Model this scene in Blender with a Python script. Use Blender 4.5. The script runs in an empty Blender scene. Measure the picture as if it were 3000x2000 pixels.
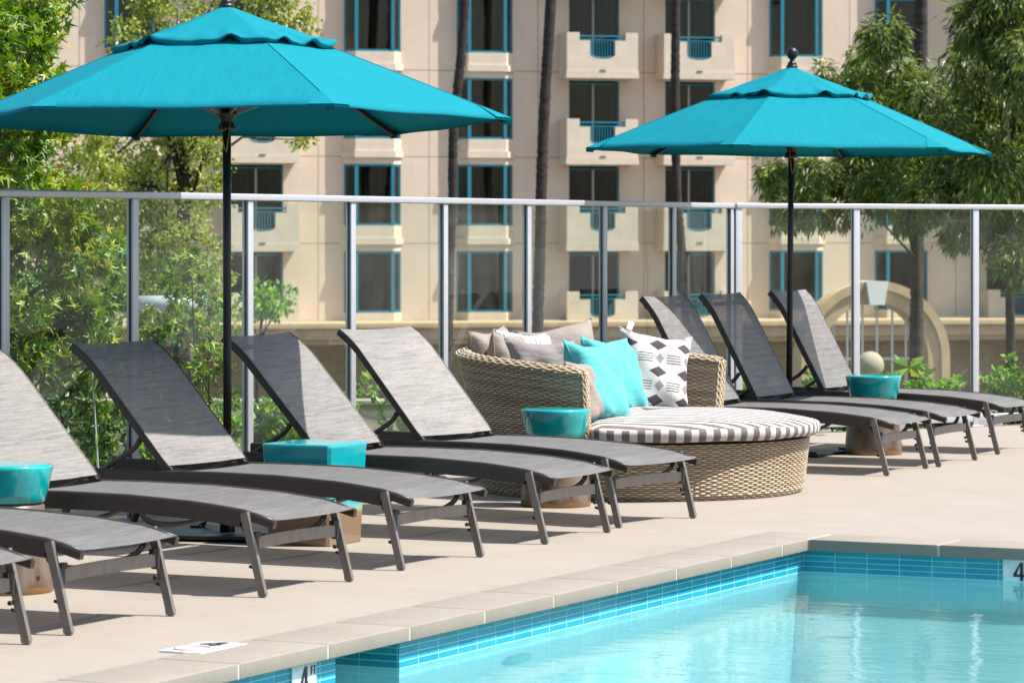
import bpy, bmesh, math, random
import numpy as np
from mathutils import Vector, Matrix
random.seed(7); rng = np.random.default_rng(11)
S = bpy.context.scene; COL = S.collection
PI = math.pi; R_ = math.radians
F, HZ, CH = 10100.0, 678.4, 1.35            # focal length in photo pixels, horizon row, camera height
TH = R_(26.3); U = Vector((math.sin(TH), math.cos(TH), 0)); V = Vector((math.cos(TH), -math.sin(TH), 0))

def W(px, py, d): return Vector(((px-1500)*d/F, d, CH-(py-HZ)*d/F))
def UV(u, v, z=0.0): p = U*u+V*v; return Vector((p.x, p.y, z))

# ------------------------------------------------------------------ tagging
def tag(o, label=None, cat=None, group=None, kind=None):
    if label: o['label'] = label
    if cat: o['category'] = cat
    if group: o['group'] = group
    if kind: o['kind'] = kind
    return o
def thing(name, label, cat, loc=(0,0,0), rz=0.0, group=None):
    o = bpy.data.objects.new(name, None); COL.objects.link(o)
    o.location = loc; o.rotation_euler = (0,0,rz); o.empty_display_size = .1
    return tag(o, label, cat, group)
def dup(root, label=None, loc=None, rz=None):
    def cp(o, par):
        c = o.copy(); COL.objects.link(c); c.parent = par
        for ch in o.children: cp(ch, c)
        return c
    kids = list(root.children); r = root.copy(); COL.objects.link(r)
    for ch in kids: cp(ch, r)
    if label: r['label'] = label
    if loc is not None: r.location = loc
    if rz is not None: r.rotation_euler = (0,0,rz)
    return r

# ------------------------------------------------------------------ mesh builder
class MB:
    def __init__(s): s.v=[]; s.f=[]; s.sm=[]; s.uv=[]; s.mi=[]; s.hasuv=False
    def face(s, idx, smooth=False, uv=None, mi=0):
        s.f.append(tuple(idx)); s.sm.append(smooth); s.mi.append(mi)
        if uv: s.hasuv=True
        s.uv.append(uv)
    def add(s, vs, fs, smooth=False, mi=0):
        b=len(s.v); s.v += [tuple(v) for v in vs]
        for f in fs: s.face([b+i for i in f], smooth, None, mi)
    def box(s, c, d, M=None, bev=0.0, mi=0):
        bm=bmesh.new(); bmesh.ops.create_cube(bm,size=1)
        for v in bm.verts: v.co=Vector((v.co.x*d[0],v.co.y*d[1],v.co.z*d[2]))
        if bev>0: bmesh.ops.bevel(bm,geom=bm.edges[:],offset=bev,segments=2,profile=.6,affect='EDGES')
        bm.verts.index_update()
        vs=[(M@v.co if M else v.co)+Vector(c) for v in bm.verts]
        s.add(vs,[[v.index for v in f.verts] for f in bm.faces],bev>0,mi); bm.free()
    def tube(s, pts, r, n=8, cap=True, smooth=True, sq=None, up=None, mi=0):
        """swept tube; r number or list; sq=(w,h) gives a rectangular section"""
        pts=[Vector(p) for p in pts]; m=len(pts); rr=r if isinstance(r,(list,tuple)) else [r]*m
        b=len(s.v); prev=None
        for i,p in enumerate(pts):
            t=(pts[min(i+1,m-1)]-pts[max(i-1,0)]).normalized()
            if up is not None: a=Vector(up)
            elif prev is None: a=Vector((0,0,1)) if abs(t.z)<.9 else Vector((1,0,0))
            else: a=prev
            a=(a-t*a.dot(t)).normalized(); prev=a; c=t.cross(a)
            if sq:
                w,h=sq
                for (x,y) in ((-w,-h),(w,-h),(w,h),(-w,h)): s.v.append(tuple(p+c*(x/2)+a*(y/2)))
            else:
                for k in range(n):
                    an=2*PI*k/n; s.v.append(tuple(p+(a*math.cos(an)+c*math.sin(an))*rr[i]))
        n=4 if sq else n
        for i in range(m-1):
            for k in range(n):
                k2=(k+1)%n
                s.face((b+i*n+k,b+i*n+k2,b+(i+1)*n+k2,b+(i+1)*n+k),smooth and not sq,None,mi)
        if cap:
            s.face([b+k for k in range(n)][::-1],False,None,mi); s.face([b+(m-1)*n+k for k in range(n)],False,None,mi)
    def lathe(s, prof, n=32, c=(0,0,0), smooth=True, capb=True, capt=True, mi=0):
        b=len(s.v)
        for (r,z) in prof:
            for k in range(n):
                a=2*PI*k/n; s.v.append((c[0]+r*math.cos(a),c[1]+r*math.sin(a),c[2]+z))
        for i in range(len(prof)-1):
            for k in range(n):
                k2=(k+1)%n; s.face((b+i*n+k,b+i*n+k2,b+(i+1)*n+k2,b+(i+1)*n+k),smooth,None,mi)
        if capb: s.face([b+k for k in range(n)][::-1],False,None,mi)
        if capt: s.face([b+(len(prof)-1)*n+k for k in range(n)],False,None,mi)
    def prism(s, poly, z0, z1, mi=0, M=None):
        """poly: list of (x,y); vertical extrusion, optionally transformed by M"""
        n=len(poly); b=len(s.v)
        for z in (z0,z1):
            for (x,y) in poly:
                p=Vector((x,y,z)); s.v.append(tuple(M@p if M else p))
        s.face([b+i for i in range(n)][::-1],False,None,mi); s.face([b+n+i for i in range(n)],False,None,mi)
        for i in range(n): j=(i+1)%n; s.face((b+i,b+j,b+n+j,b+n+i),False,None,mi)
    def build(s, name, mats, parent=None, loc=None, rot=None):
        me=bpy.data.meshes.new(name); me.from_pydata(s.v,[],s.f)
        me.polygons.foreach_set('use_smooth',s.sm); me.polygons.foreach_set('material_index',s.mi)
        if s.hasuv:
            l=me.uv_layers.new(name='UVMap'); k=0; data=l.data
            for f,uv in zip(s.f,s.uv):
                for q in range(len(f)):
                    data[k].uv = uv[q] if uv else (0,0); k+=1
        for m in (mats if isinstance(mats,(list,tuple)) else [mats]): me.materials.append(m)
        me.update()
        o=bpy.data.objects.new(name,me); COL.objects.link(o)
        if parent: o.parent=parent
        if loc is not None: o.location=loc
        if rot is not None: o.rotation_euler=rot
        return o
def mesh_np(name, v, f, mat, parent=None, smooth=False):
    me=bpy.data.meshes.new(name); v=np.asarray(v,dtype=np.float32); f=np.asarray(f,dtype=np.int32); k=f.shape[1]
    me.vertices.add(len(v)); me.vertices.foreach_set('co',v.ravel())
    me.loops.add(f.size); me.loops.foreach_set('vertex_index',f.ravel())
    me.polygons.add(len(f)); me.polygons.foreach_set('loop_start',np.arange(0,f.size,k,dtype=np.int32))
    me.polygons.foreach_set('use_smooth',np.full(len(f),smooth))
    for m in (mat if isinstance(mat,(list,tuple)) else [mat]): me.materials.append(m)
    me.update(calc_edges=True); me.validate()
    o=bpy.data.objects.new(name,me); COL.objects.link(o)
    if parent: o.parent=parent
    return o

# ------------------------------------------------------------------ materials
class NT:
    def __init__(s,name):
        s.m=bpy.data.materials.new(name); s.m.use_nodes=True; s.t=s.m.node_tree; s.t.nodes.clear()
        s.out=s.n('ShaderNodeOutputMaterial')
    def n(s,ty,**kw):
        x=s.t.nodes.new(ty)
        for k,v in kw.items():
            if k.startswith('i_'):
                x.inputs[k[2:].replace('_',' ')].default_value=v
            else: setattr(x,k,v)
        return x
    def l(s,a,b): s.t.links.new(a,b)
    def coord(s,which='Object',scale=(1,1,1),rot=(0,0,0)):
        c=s.n('ShaderNodeTexCoord'); m=s.n('ShaderNodeMapping'); m.inputs['Scale'].default_value=scale; m.inputs['Rotation'].default_value=rot
        s.l(c.outputs[which],m.inputs['Vector']); return m.outputs['Vector']
    def noise(s,vec,scale,detail=4,rough=.55):
        x=s.n('ShaderNodeTexNoise'); x.inputs['Scale'].default_value=scale; x.inputs['Detail'].default_value=detail; x.inputs['Roughness'].default_value=rough
        if vec is not None: s.l(vec,x.inputs['Vector'])
        return x.outputs['Fac']
    def ramp(s,fac,stops):
        x=s.n('ShaderNodeValToRGB'); e=x.color_ramp.elements
        while len(e)<len(stops): e.new(.5)
        for i,(p,c) in enumerate(stops): e[i].position=p; e[i].color=(*c,1) if len(c)==3 else c
        s.l(fac,x.inputs['Fac']); return x.outputs['Color']
    def math(s,op,a,b=None,c=None):
        x=s.n('ShaderNodeMath',operation=op)
        for i,q in enumerate((a,b,c)):
            if q is None: continue
            if isinstance(q,(int,float)): x.inputs[i].default_value=q
            else: s.l(q,x.inputs[i])
        return x.outputs[0]
    def mix(s,fac,a,b,mode='MIX'):
        x=s.n('ShaderNodeMix',data_type='RGBA',blend_type=mode)
        for sock,q in ((x.inputs[0],fac),(x.inputs[6],a),(x.inputs[7],b)):
            if isinstance(q,(int,float)): sock.default_value=q
            elif isinstance(q,tuple): sock.default_value=(*q,1) if len(q)==3 else q
            else: s.l(q,sock)
        return x.outputs[2]
    def bump(s,h,strength=.3,dist=.01):
        x=s.n('ShaderNodeBump'); x.inputs['Strength'].default_value=strength; x.inputs['Distance'].default_value=dist; s.l(h,x.inputs['Height']); return x.outputs['Normal']
    def bsdf(s,col,rough=.6,metal=0.0,spec=.5,normal=None,coat=0.0,sheen=0.0):
        p=s.n('ShaderNodeBsdfPrincipled')
        for k,q in (('Base Color',col),('Roughness',rough),('Metallic',metal),('Specular IOR Level',spec),('Coat Weight',coat),('Sheen Weight',sheen)):
            if isinstance(q,tuple): p.inputs[k].default_value=(*q,1) if len(q)==3 else q
            elif isinstance(q,(int,float)): p.inputs[k].default_value=q
            else: s.l(q,p.inputs[k])
        if normal is not None: s.l(normal,p.inputs['Normal'])
        return p.outputs[0]
    def done(s,sh): s.l(sh,s.out.inputs['Surface']); return s.m
    def mixsh(s,fac,a,b):
        x=s.n('ShaderNodeMixShader')
        if isinstance(fac,(int,float)): x.inputs[0].default_value=fac
        else: s.l(fac,x.inputs[0])
        s.l(a,x.inputs[1]); s.l(b,x.inputs[2]); return x.outputs[0]

def simple(name,col,rough=.5,metal=0.0,var=.12,nscale=30.0,bump=0.0,spec=.5,coat=0.0,stretch=(1,1,1)):
    n=NT(name); v=n.coord('Object',stretch); f=n.noise(v,nscale)
    a=tuple(max(0,c*(1-var)) for c in col); b=tuple(min(1,c*(1+var)) for c in col)
    c=n.ramp(f,[(.3,a),(.7,b)]); f2=n.noise(v,nscale*2.7,3)
    r=n.math('MULTIPLY_ADD',f2,.2,rough-.1)
    return n.done(n.bsdf(c,r,metal,spec,n.bump(f2,bump,.004) if bump else None,coat))

def sling_mat():
    n=NT('sling_mesh_fabric'); v=n.coord('Object',(150,5,150)); f=n.noise(v,1.0,3,.6)
    v2=n.coord('Object',(420,24,420)); f2=n.noise(v2,1.0,2,.5); v3=n.coord('Object',(40,3,40)); f3=n.noise(v3,1.0,2,.5)
    m=n.math('MULTIPLY_ADD',f2,.5,n.math('MULTIPLY',f,.7)); m=n.math('ADD',m,n.math('MULTIPLY_ADD',f3,.3,-.15))
    c=n.ramp(m,[(.28,(.022,.021,.020)),(.52,(.034,.0325,.031)),(.76,(.050,.048,.046))])
    g=n.n('ShaderNodeBsdfGlossy'); g.inputs['Roughness'].default_value=.70; nm=n.bump(m,.25,.002); n.l(nm,g.inputs['Normal'])
    n.l(n.ramp(m,[(.30,(.15,.143,.137)),(.50,(.315,.300,.286)),(.72,(.43,.41,.392))]),g.inputs['Color'])
    t=n.n('ShaderNodeBsdfTransparent'); t.inputs['Color'].default_value=(1,.9,.78,1)
    return n.done(n.mixsh(.10,n.mixsh(.55,n.bsdf(c,.65,0,.3,nm),g.outputs[0]),t.outputs[0]))
def canopy_mat():
    n=NT('teal_canopy_fabric'); uv=n.coord('UV',(260,4,1)); f=n.noise(uv,1.0,3,.6); g=n.noise(n.coord('Object'),6,3)
    m=n.math('MULTIPLY_ADD',g,.15,n.math('MULTIPLY',f,.85))
    c=n.ramp(m,[(.3,(.0,.152,.194)),(.5,(.001,.178,.224)),(.7,(.003,.208,.255))])
    b=n.bsdf(c,.8,0,.12,n.bump(n.math('MULTIPLY_ADD',g,5.0,f),.22,.005))
    t=n.n('ShaderNodeBsdfTranslucent'); n.l(n.mix(1.0,c,(.75,1.0,.95),'MULTIPLY'),t.inputs['Color'])
    return n.done(n.mixsh(.035,b,t.outputs[0]))
def wicker_mat():
    n=NT('woven_resin_wicker'); v=n.coord('Object'); f=n.noise(v,3,3); g=n.n('ShaderNodeNewGeometry'); k=n.noise(n.coord('Object',(90,90,20)),1,2)
    m=n.math('MULTIPLY_ADD',g.outputs['Random Per Island'],.35,n.math('MULTIPLY',n.math('MULTIPLY_ADD',k,.6,n.math('MULTIPLY',f,.4)),.65))
    c=n.ramp(m,[(.2,(.255,.185,.115)),(.5,(.43,.335,.22)),(.8,(.57,.465,.33))])
    return n.done(n.bsdf(c,.42,0,.45))
def glaze_mat():
    n=NT('teal_ceramic_glaze'); v=n.coord('Object'); f=n.noise(v,7,4); c=n.ramp(f,[(.3,(.0,.20,.21)),(.55,(.0,.30,.31)),(.75,(.02,.40,.40))])
    w=n.noise(v,9,3)
    return n.done(n.bsdf(c,.12,0,.55,n.bump(w,.12,.01),.4))
def bronze_mat():
    n=NT('bronze_ceramic_glaze'); c_=n.n('ShaderNodeTexCoord'); s_=n.n('ShaderNodeSeparateXYZ'); n.l(c_.outputs['Object'],s_.inputs[0]); v=n.coord('Object',(1,1,.5)); f=n.noise(v,11,5)
    c=n.ramp(f,[(.25,(.07,.045,.032)),(.5,(.145,.10,.072)),(.75,(.235,.185,.15))])
    z=n.math('MULTIPLY_ADD',f,.05,s_.outputs['Z']); e=n.math('LESS_THAN',z,.046)
    c=n.mix(e,c,(.25,.125,.04))
    return n.done(n.bsdf(c,n.math('MULTIPLY_ADD',f,.4,.15),.25,.5,n.bump(f,.1,.01)))
def square_glaze():
    n=NT('dripped_teal_and_bronze_glaze'); c_=n.n('ShaderNodeTexCoord'); s_=n.n('ShaderNodeSeparateXYZ'); n.l(c_.outputs['Object'],s_.inputs[0]); v=n.coord('Object'); f=n.noise(v,9,4); g=n.noise(n.coord('Object',(1,1,.3)),26,3)
    z=n.math('MULTIPLY_ADD',g,-.035,s_.outputs['Z'])
    c=n.ramp(z,[(.112,(.24,.15,.09)),(.122,(.33,.22,.05)),(.134,(.25,.42,.33)),(.16,(.03,.38,.40)),(.3,(.0,.29,.32)),(.44,(.01,.34,.36))])
    c=n.mix(n.math('MULTIPLY',f,.5),c,n.mix(1.0,c,(.55,.55,.6),'MULTIPLY'))
    return n.done(n.bsdf(c,n.math('MULTIPLY_ADD',f,.22,.05),0,.55,n.bump(f,.12,.01),.25))
def deck_mat():
    n=NT('pale_deck_concrete'); c0=n.n('ShaderNodeTexCoord'); v=c0.outputs['Object']; f=n.noise(v,1.3,5,.6); g=n.noise(v,60,3,.7); h=n.noise(n.coord('Object',(1,1,1)),7,4,.6)
    m=n.math('MULTIPLY_ADD',g,.22,n.math('MULTIPLY_ADD',h,.28,n.math('MULTIPLY',f,.5)))
    c=n.ramp(m,[(.30,(.252,.211,.170)),(.5,(.274,.236,.196)),(.70,(.302,.263,.222))])
    # scored joints, one every 1.83 m along the row and one behind the coping
    s_=n.n('ShaderNodeSeparateXYZ'); n.l(v,s_.inputs[0]); wob=n.math('MULTIPLY_ADD',h,.006,-.003)
    def line(ax,off,per,w):
        q=n.math('ADD',n.math('SUBTRACT',s_.outputs[ax],off),wob); q=n.math('PINGPONG',q,per/2)
        return n.math('LESS_THAN',q,w)
    j=n.math('MAXIMUM',line('X',10.108,1.83,.0035),line('Y',-5.827,1.83,.0035))
    c=n.mix(n.math('MULTIPLY',j,.28),c,(.17,.14,.11))
    # sparse dark specks and faint stains
    sp=n.math('GREATER_THAN',n.noise(v,150,2,.5),.74); c=n.mix(n.math('MULTIPLY',sp,.35),c,(.16,.13,.1))
    st=n.math('GREATER_THAN',n.noise(v,.9,6,.65),.6); c=n.mix(n.math('MULTIPLY',st,.14),c,(.215,.178,.14))
    return n.done(n.bsdf(c,.8,0,.3,n.bump(n.math('SUBTRACT',m,j),.25,.006)))
def coping_mat():
    n=NT('cast_stone_coping'); v=n.coord('Object'); f=n.noise(v,4,5); g=n.noise(v,70,3); sp=n.math('GREATER_THAN',n.noise(v,90,2),.70)
    c=n.ramp(n.math('MULTIPLY_ADD',g,.4,n.math('MULTIPLY',f,.6)),[(.3,(.222,.193,.158)),(.7,(.268,.236,.195))]); c=n.mix(n.math('MULTIPLY',sp,.5),c,(.19,.16,.11))
    return n.done(n.bsdf(c,.75,0,.3,n.bump(g,.2,.004)))
def tile_mat():
    n=NT('teal_glass_waterline_tile'); b=n.n('ShaderNodeTexBrick'); b.offset=0; b.squash=1
    v=n.coord('UV'); n.l(v,b.inputs['Vector'])
    for k,q in (('Color1',(.004,.26,.37,1)),('Color2',(.02,.33,.44,1)),('Mortar',(.36,.58,.58,1)),('Scale',1.0),('Mortar Size',.0016),('Mortar Smooth',.1),('Bias',0.0),('Brick Width',.149),('Row Height',.0236)): b.inputs[k].default_value=q
    r=n.math('MULTIPLY_ADD',b.outputs['Fac'],.5,.06); nz=n.noise(n.coord('UV',(8,40,1)),1.0,2)
    c=n.mix(n.math('MULTIPLY_ADD',nz,.7,-.2),b.outputs['Color'],n.mix(1.0,b.outputs['Color'],(1.0,1.25,1.2),'MULTIPLY'))
    return n.done(n.bsdf(c,r,0,.28,n.bump(n.math('MULTIPLY',b.outputs['Fac'],-1.0),.4,.003),.1))
def plaster_mat():
    n=NT('pale_turquoise_pool_plaster'); v=n.coord('Object'); f=n.noise(v,2.5,5); c=n.ramp(f,[(.3,(.46,.76,.80)),(.7,(.60,.87,.90))])
    return n.done(n.bsdf(c,.8,0,.2))
def water_mat():
    n=NT('clear_pool_water'); v=n.coord('Object',(1.0,1.0,1.0)); a=n.noise(v,2.2,3,.5); b=n.noise(n.coord('Object',(1,1.7,1)),9,3,.55)
    h=n.math('MULTIPLY_ADD',b,.26,a); nm=n.bump(h,.14,.035)
    fr=n.n('ShaderNodeFresnel'); fr.inputs['IOR'].default_value=1.33; n.l(nm,fr.inputs['Normal'])
    g=n.n('ShaderNodeBsdfGlossy'); g.inputs['Roughness'].default_value=.0; n.l(nm,g.inputs['Normal'])
    t=n.n('ShaderNodeBsdfTransparent'); t.inputs['Color'].default_value=(.76,.965,.985,1)
    rf=n.n('ShaderNodeBsdfRefraction'); rf.inputs['IOR'].default_value=1.33; rf.inputs['Roughness'].default_value=0; rf.inputs['Color'].default_value=(.76,.965,.985,1); n.l(nm,rf.inputs['Normal'])
    tr=n.mixsh(.62,rf.outputs[0],t.outputs[0])
    return n.done(n.mixsh(fr.outputs[0],tr,g.outputs[0]))
def fence_glass():
    n=NT('slightly_dusty_fence_glass'); fr=n.n('ShaderNodeFresnel'); fr.inputs['IOR'].default_value=1.38
    v=n.coord('Object'); wv=n.noise(v,1.1,2); nm=n.bump(wv,.03,.05)
    g=n.n('ShaderNodeBsdfGlossy'); g.inputs['Roughness'].default_value=.0; n.l(nm,g.inputs['Normal'])
    t=n.n('ShaderNodeBsdfTransparent'); t.inputs['Color'].default_value=(.925,.968,.935,1)
    d=n.n('ShaderNodeBsdfDiffuse'); d.inputs['Color'].default_value=(.7,.72,.7,1)
    f=n.noise(v,2.2,5,.7); sp=n.math('GREATER_THAN',n.noise(v,85,2,.4),.735); q=n.math('MULTIPLY',n.math('POWER',f,3.0),.09)
    q=n.math('MAXIMUM',n.math('MULTIPLY',sp,.2),q)
    base=n.mixsh(q,t.outputs[0],d.outputs[0])
    geo=n.n('ShaderNodeNewGeometry'); fac=n.math('MULTIPLY',fr.outputs[0],n.math('SUBTRACT',1.0,geo.outputs['Backfacing']))
    return n.done(n.mixsh(fac,base,g.outputs[0]))
def stucco_mat():
    n=NT('warm_beige_stucco_panels'); c0=n.n('ShaderNodeTexCoord'); v=c0.outputs['Object']; f=n.noise(v,.35,5,.6); g=n.noise(v,5,4)
    m=n.math('MULTIPLY_ADD',g,.35,n.math('MULTIPLY',f,.65)); c=n.ramp(m,[(.3,(.58,.455,.345)),(.7,(.68,.555,.435))])
    s_=n.n('ShaderNodeSeparateXYZ'); n.l(v,s_.inputs[0]); j=None
    hz=n.math('LESS_THAN',n.math('PINGPONG',n.math('SUBTRACT',s_.outputs['Z'],6.77),2.91/2),.022); j=hz
    for px in (232,932,1257,1576,1886,2190,2489,2800):
        sx=facade_s(px); j=n.math('MAXIMUM',j,n.math('COMPARE',s_.outputs['X'],sx,.02))
    c=n.mix(n.math('MULTIPLY',j,.6),c,(.20,.15,.10))
    # faint rain streaks
    st=n.noise(n.coord('Object',(2.2,2.2,.12)),1.0,4); c=n.mix(n.math('MULTIPLY',n.math('GREATER_THAN',st,.62),.10),c,(.45,.37,.28))
    return n.done(n.bsdf(c,.85,0,.2,n.bump(g,.1,.02)))
def stone_mat():
    n=NT('rusticated_stone_base'); b=n.n('ShaderNodeTexBrick'); v=n.coord('Object',(1,1,1),(R_(90),0,0)); n.l(v,b.inputs['Vector'])
    for k,q in (('Color1',(.38,.26,.12,1)),('Color2',(.42,.29,.14,1)),('Mortar',(.27,.185,.09,1)),('Scale',1.0),('Mortar Size',.018),('Brick Width',1.1),('Row Height',.42)): b.inputs[k].default_value=q
    f=n.noise(n.coord('Object'),3,5); c=n.mix(n.math('MULTIPLY',f,.5),b.outputs['Color'],(.22,.16,.10))
    return n.done(n.bsdf(c,.85,0,.2,n.bump(f,.4,.03)))
def leaf_mat(name,stops,trans=.35,rough=.42):
    n=NT(name); g=n.n('ShaderNodeNewGeometry'); f=n.noise(n.coord('Object'),1.4,3)
    m=n.math('MULTIPLY_ADD',g.outputs['Random Per Island'],.6,n.math('MULTIPLY',f,.4)); c=n.ramp(m,stops)
    b=n.bsdf(c,rough,0,.5); t=n.n('ShaderNodeBsdfTranslucent'); n.l(n.mix(1.0,c,(1.5,1.6,.7),'MULTIPLY'),t.inputs['Color'])
    return n.done(n.mixsh(trans,b,t.outputs[0]))
def bark_mat(name,a,b,sc=(1,1,.25)):
    n=NT(name); v=n.coord('Object',sc); f=n.noise(v,14,5,.7); ring=n.noise(n.coord('Object',(1,1,9)),2.2,3)
    m=n.math('MULTIPLY_ADD',ring,.5,n.math('MULTIPLY',f,.5)); c=n.ramp(m,[(.35,a),(.65,b)])
    return n.done(n.bsdf(c,.9,0,.2,n.bump(m,.6,.03)))
def pane_mat(name,tint,ior=1.5):
    n=NT(name); fr=n.n('ShaderNodeFresnel'); fr.inputs['IOR'].default_value=ior
    g=n.n('ShaderNodeBsdfGlossy'); g.inputs['Roughness'].default_value=.02; n.l(n.bump(n.noise(n.coord('Object'),.8,2),.04,.05),g.inputs['Normal'])
    t=n.n('ShaderNodeBsdfTransparent'); t.inputs['Color'].default_value=(*tint,1)
    geo=n.n('ShaderNodeNewGeometry'); fac=n.math('MULTIPLY',fr.outputs[0],n.math('SUBTRACT',1.0,geo.outputs['Backfacing']))
    return n.done(n.mixsh(fac,t.outputs[0],g.outputs[0]))
def curtain_mat():
    n=NT('grey_brown_curtain'); v=n.coord('Object',(4,1,.1)); f=n.noise(v,3,3); c=n.ramp(f,[(.35,(.05,.042,.03)),(.5,(.22,.19,.13)),(.65,(.48,.43,.32))])
    return n.done(n.bsdf(c,.9,0,.1))
def stripe_mat():
    n=NT('taupe_and_white_striped_canvas'); c0=n.n('ShaderNodeTexCoord'); s_=n.n('ShaderNodeSeparateXYZ'); n.l(c0.outputs['UV'],s_.inputs[0])
    q=n.math('FRACT',n.math('DIVIDE',s_.outputs['X'],.078)); k=n.math('LESS_THAN',q,.5); f=n.noise(n.coord('Object'),8,4)
    c=n.mix(k,(.46,.45,.44),(.115,.085,.066)); c=n.mix(n.math('MULTIPLY',f,.18),c,(.28,.26,.25))
    return n.done(n.bsdf(c,.75,0,.2,n.bump(n.noise(n.coord('Object'),9,3),.35,.02),0,.1))
def pattern_mat():
    n=NT('white_woven_cotton_with_dark_diamonds'); v=n.coord('Object',(1,1,1)); f=n.noise(n.coord('Object',(60,60,160)),1,2)
    s_=n.n('ShaderNodeSeparateXYZ'); n.l(v,s_.inputs[0]); X=n.math('ADD',s_.outputs['X'],.235); Z=n.math('ADD',s_.outputs['Z'],.235)
    rough=n.math('MULTIPLY_ADD',f,.012,-.006); X=n.math('ADD',X,rough)
    cx,cz=.165,.15                                   # repeat of the motif
    def fr(a,per,off): return n.math('SUBTRACT',n.math('MULTIPLY',n.math('FRACT',n.math('DIVIDE',n.math('ADD',a,off),per)),per),per/2)
    d1=n.math('ADD',n.math('DIVIDE',n.math('ABSOLUTE',fr(X,cx,.03)),.052),n.math('DIVIDE',n.math('ABSOLUTE',fr(Z,cz,.0)),.030))
    big=n.math('LESS_THAN',d1,1.0)
    d2=n.math('ADD',n.math('DIVIDE',n.math('ABSOLUTE',fr(X,cx,.02)),.026),n.math('DIVIDE',n.math('ABSOLUTE',fr(Z,cz,.075)),.030)); small=n.math('LESS_THAN',d2,1.0)
    bx=n.math('LESS_THAN',n.math('ABSOLUTE',fr(X,cx,.1025)),.042); bz=fr(Z,cz,.075); inz=n.math('LESS_THAN',n.math('ABSOLUTE',bz),.026)
    ln=n.math('LESS_THAN',n.math('FRACT',n.math('DIVIDE',n.math('ADD',bz,.5),.014)),.42); lines=n.math('MULTIPLY',n.math('MULTIPLY',bx,inz),ln)
    c=n.mix(big,(.50,.49,.47),(.05,.036,.044)); c=n.mix(small,c,(.24,.20,.19)); c=n.mix(lines,c,(.085,.08,.08))
    c=n.mix(n.math('MULTIPLY',f,.15),c,(.37,.36,.34))
    return n.done(n.bsdf(c,.9,0,.15,n.bump(f,.5,.004)))
def cloth(name,col,var=.08):
    n=NT(name); f=n.noise(n.coord('Object'),5,4); w=n.noise(n.coord('Object',(1,1,2.5)),13,3)
    a=tuple(c*(1-var) for c in col); b=tuple(min(1,c*(1+var)) for c in col)
    return n.done(n.bsdf(n.ramp(f,[(.3,a),(.7,b)]),.7,0,.25,n.bump(w,.35,.02),0,.2))

def striped_white():
    n=NT('white_cotton_with_thin_stripes'); c0=n.n('ShaderNodeTexCoord'); s_=n.n('ShaderNodeSeparateXYZ'); n.l(c0.outputs['Object'],s_.inputs[0])
    k=n.math('LESS_THAN',n.math('FRACT',n.math('DIVIDE',n.math('ADD',s_.outputs['X'],5.0),.032)),.16); w=n.noise(n.coord('Object',(1,1,2.5)),13,3)
    return n.done(n.bsdf(n.mix(k,(.46,.455,.45),(.10,.10,.105)),.75,0,.2,n.bump(w,.35,.02)))

# facade frame (needed by the stucco material)
FA=R_(14.0); FP=Vector(((1080-1500)*115.5/F,115.5,0))
def facade_s(px):
    r=(px-1500)/F; return (r*FP.y-FP.x)/(math.cos(FA)-r*math.sin(FA))
def fpt(s,n_,z): return Vector((FP.x+s*math.cos(FA)+n_*math.sin(FA),FP.y+s*math.sin(FA)-n_*math.cos(FA),z))

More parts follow.
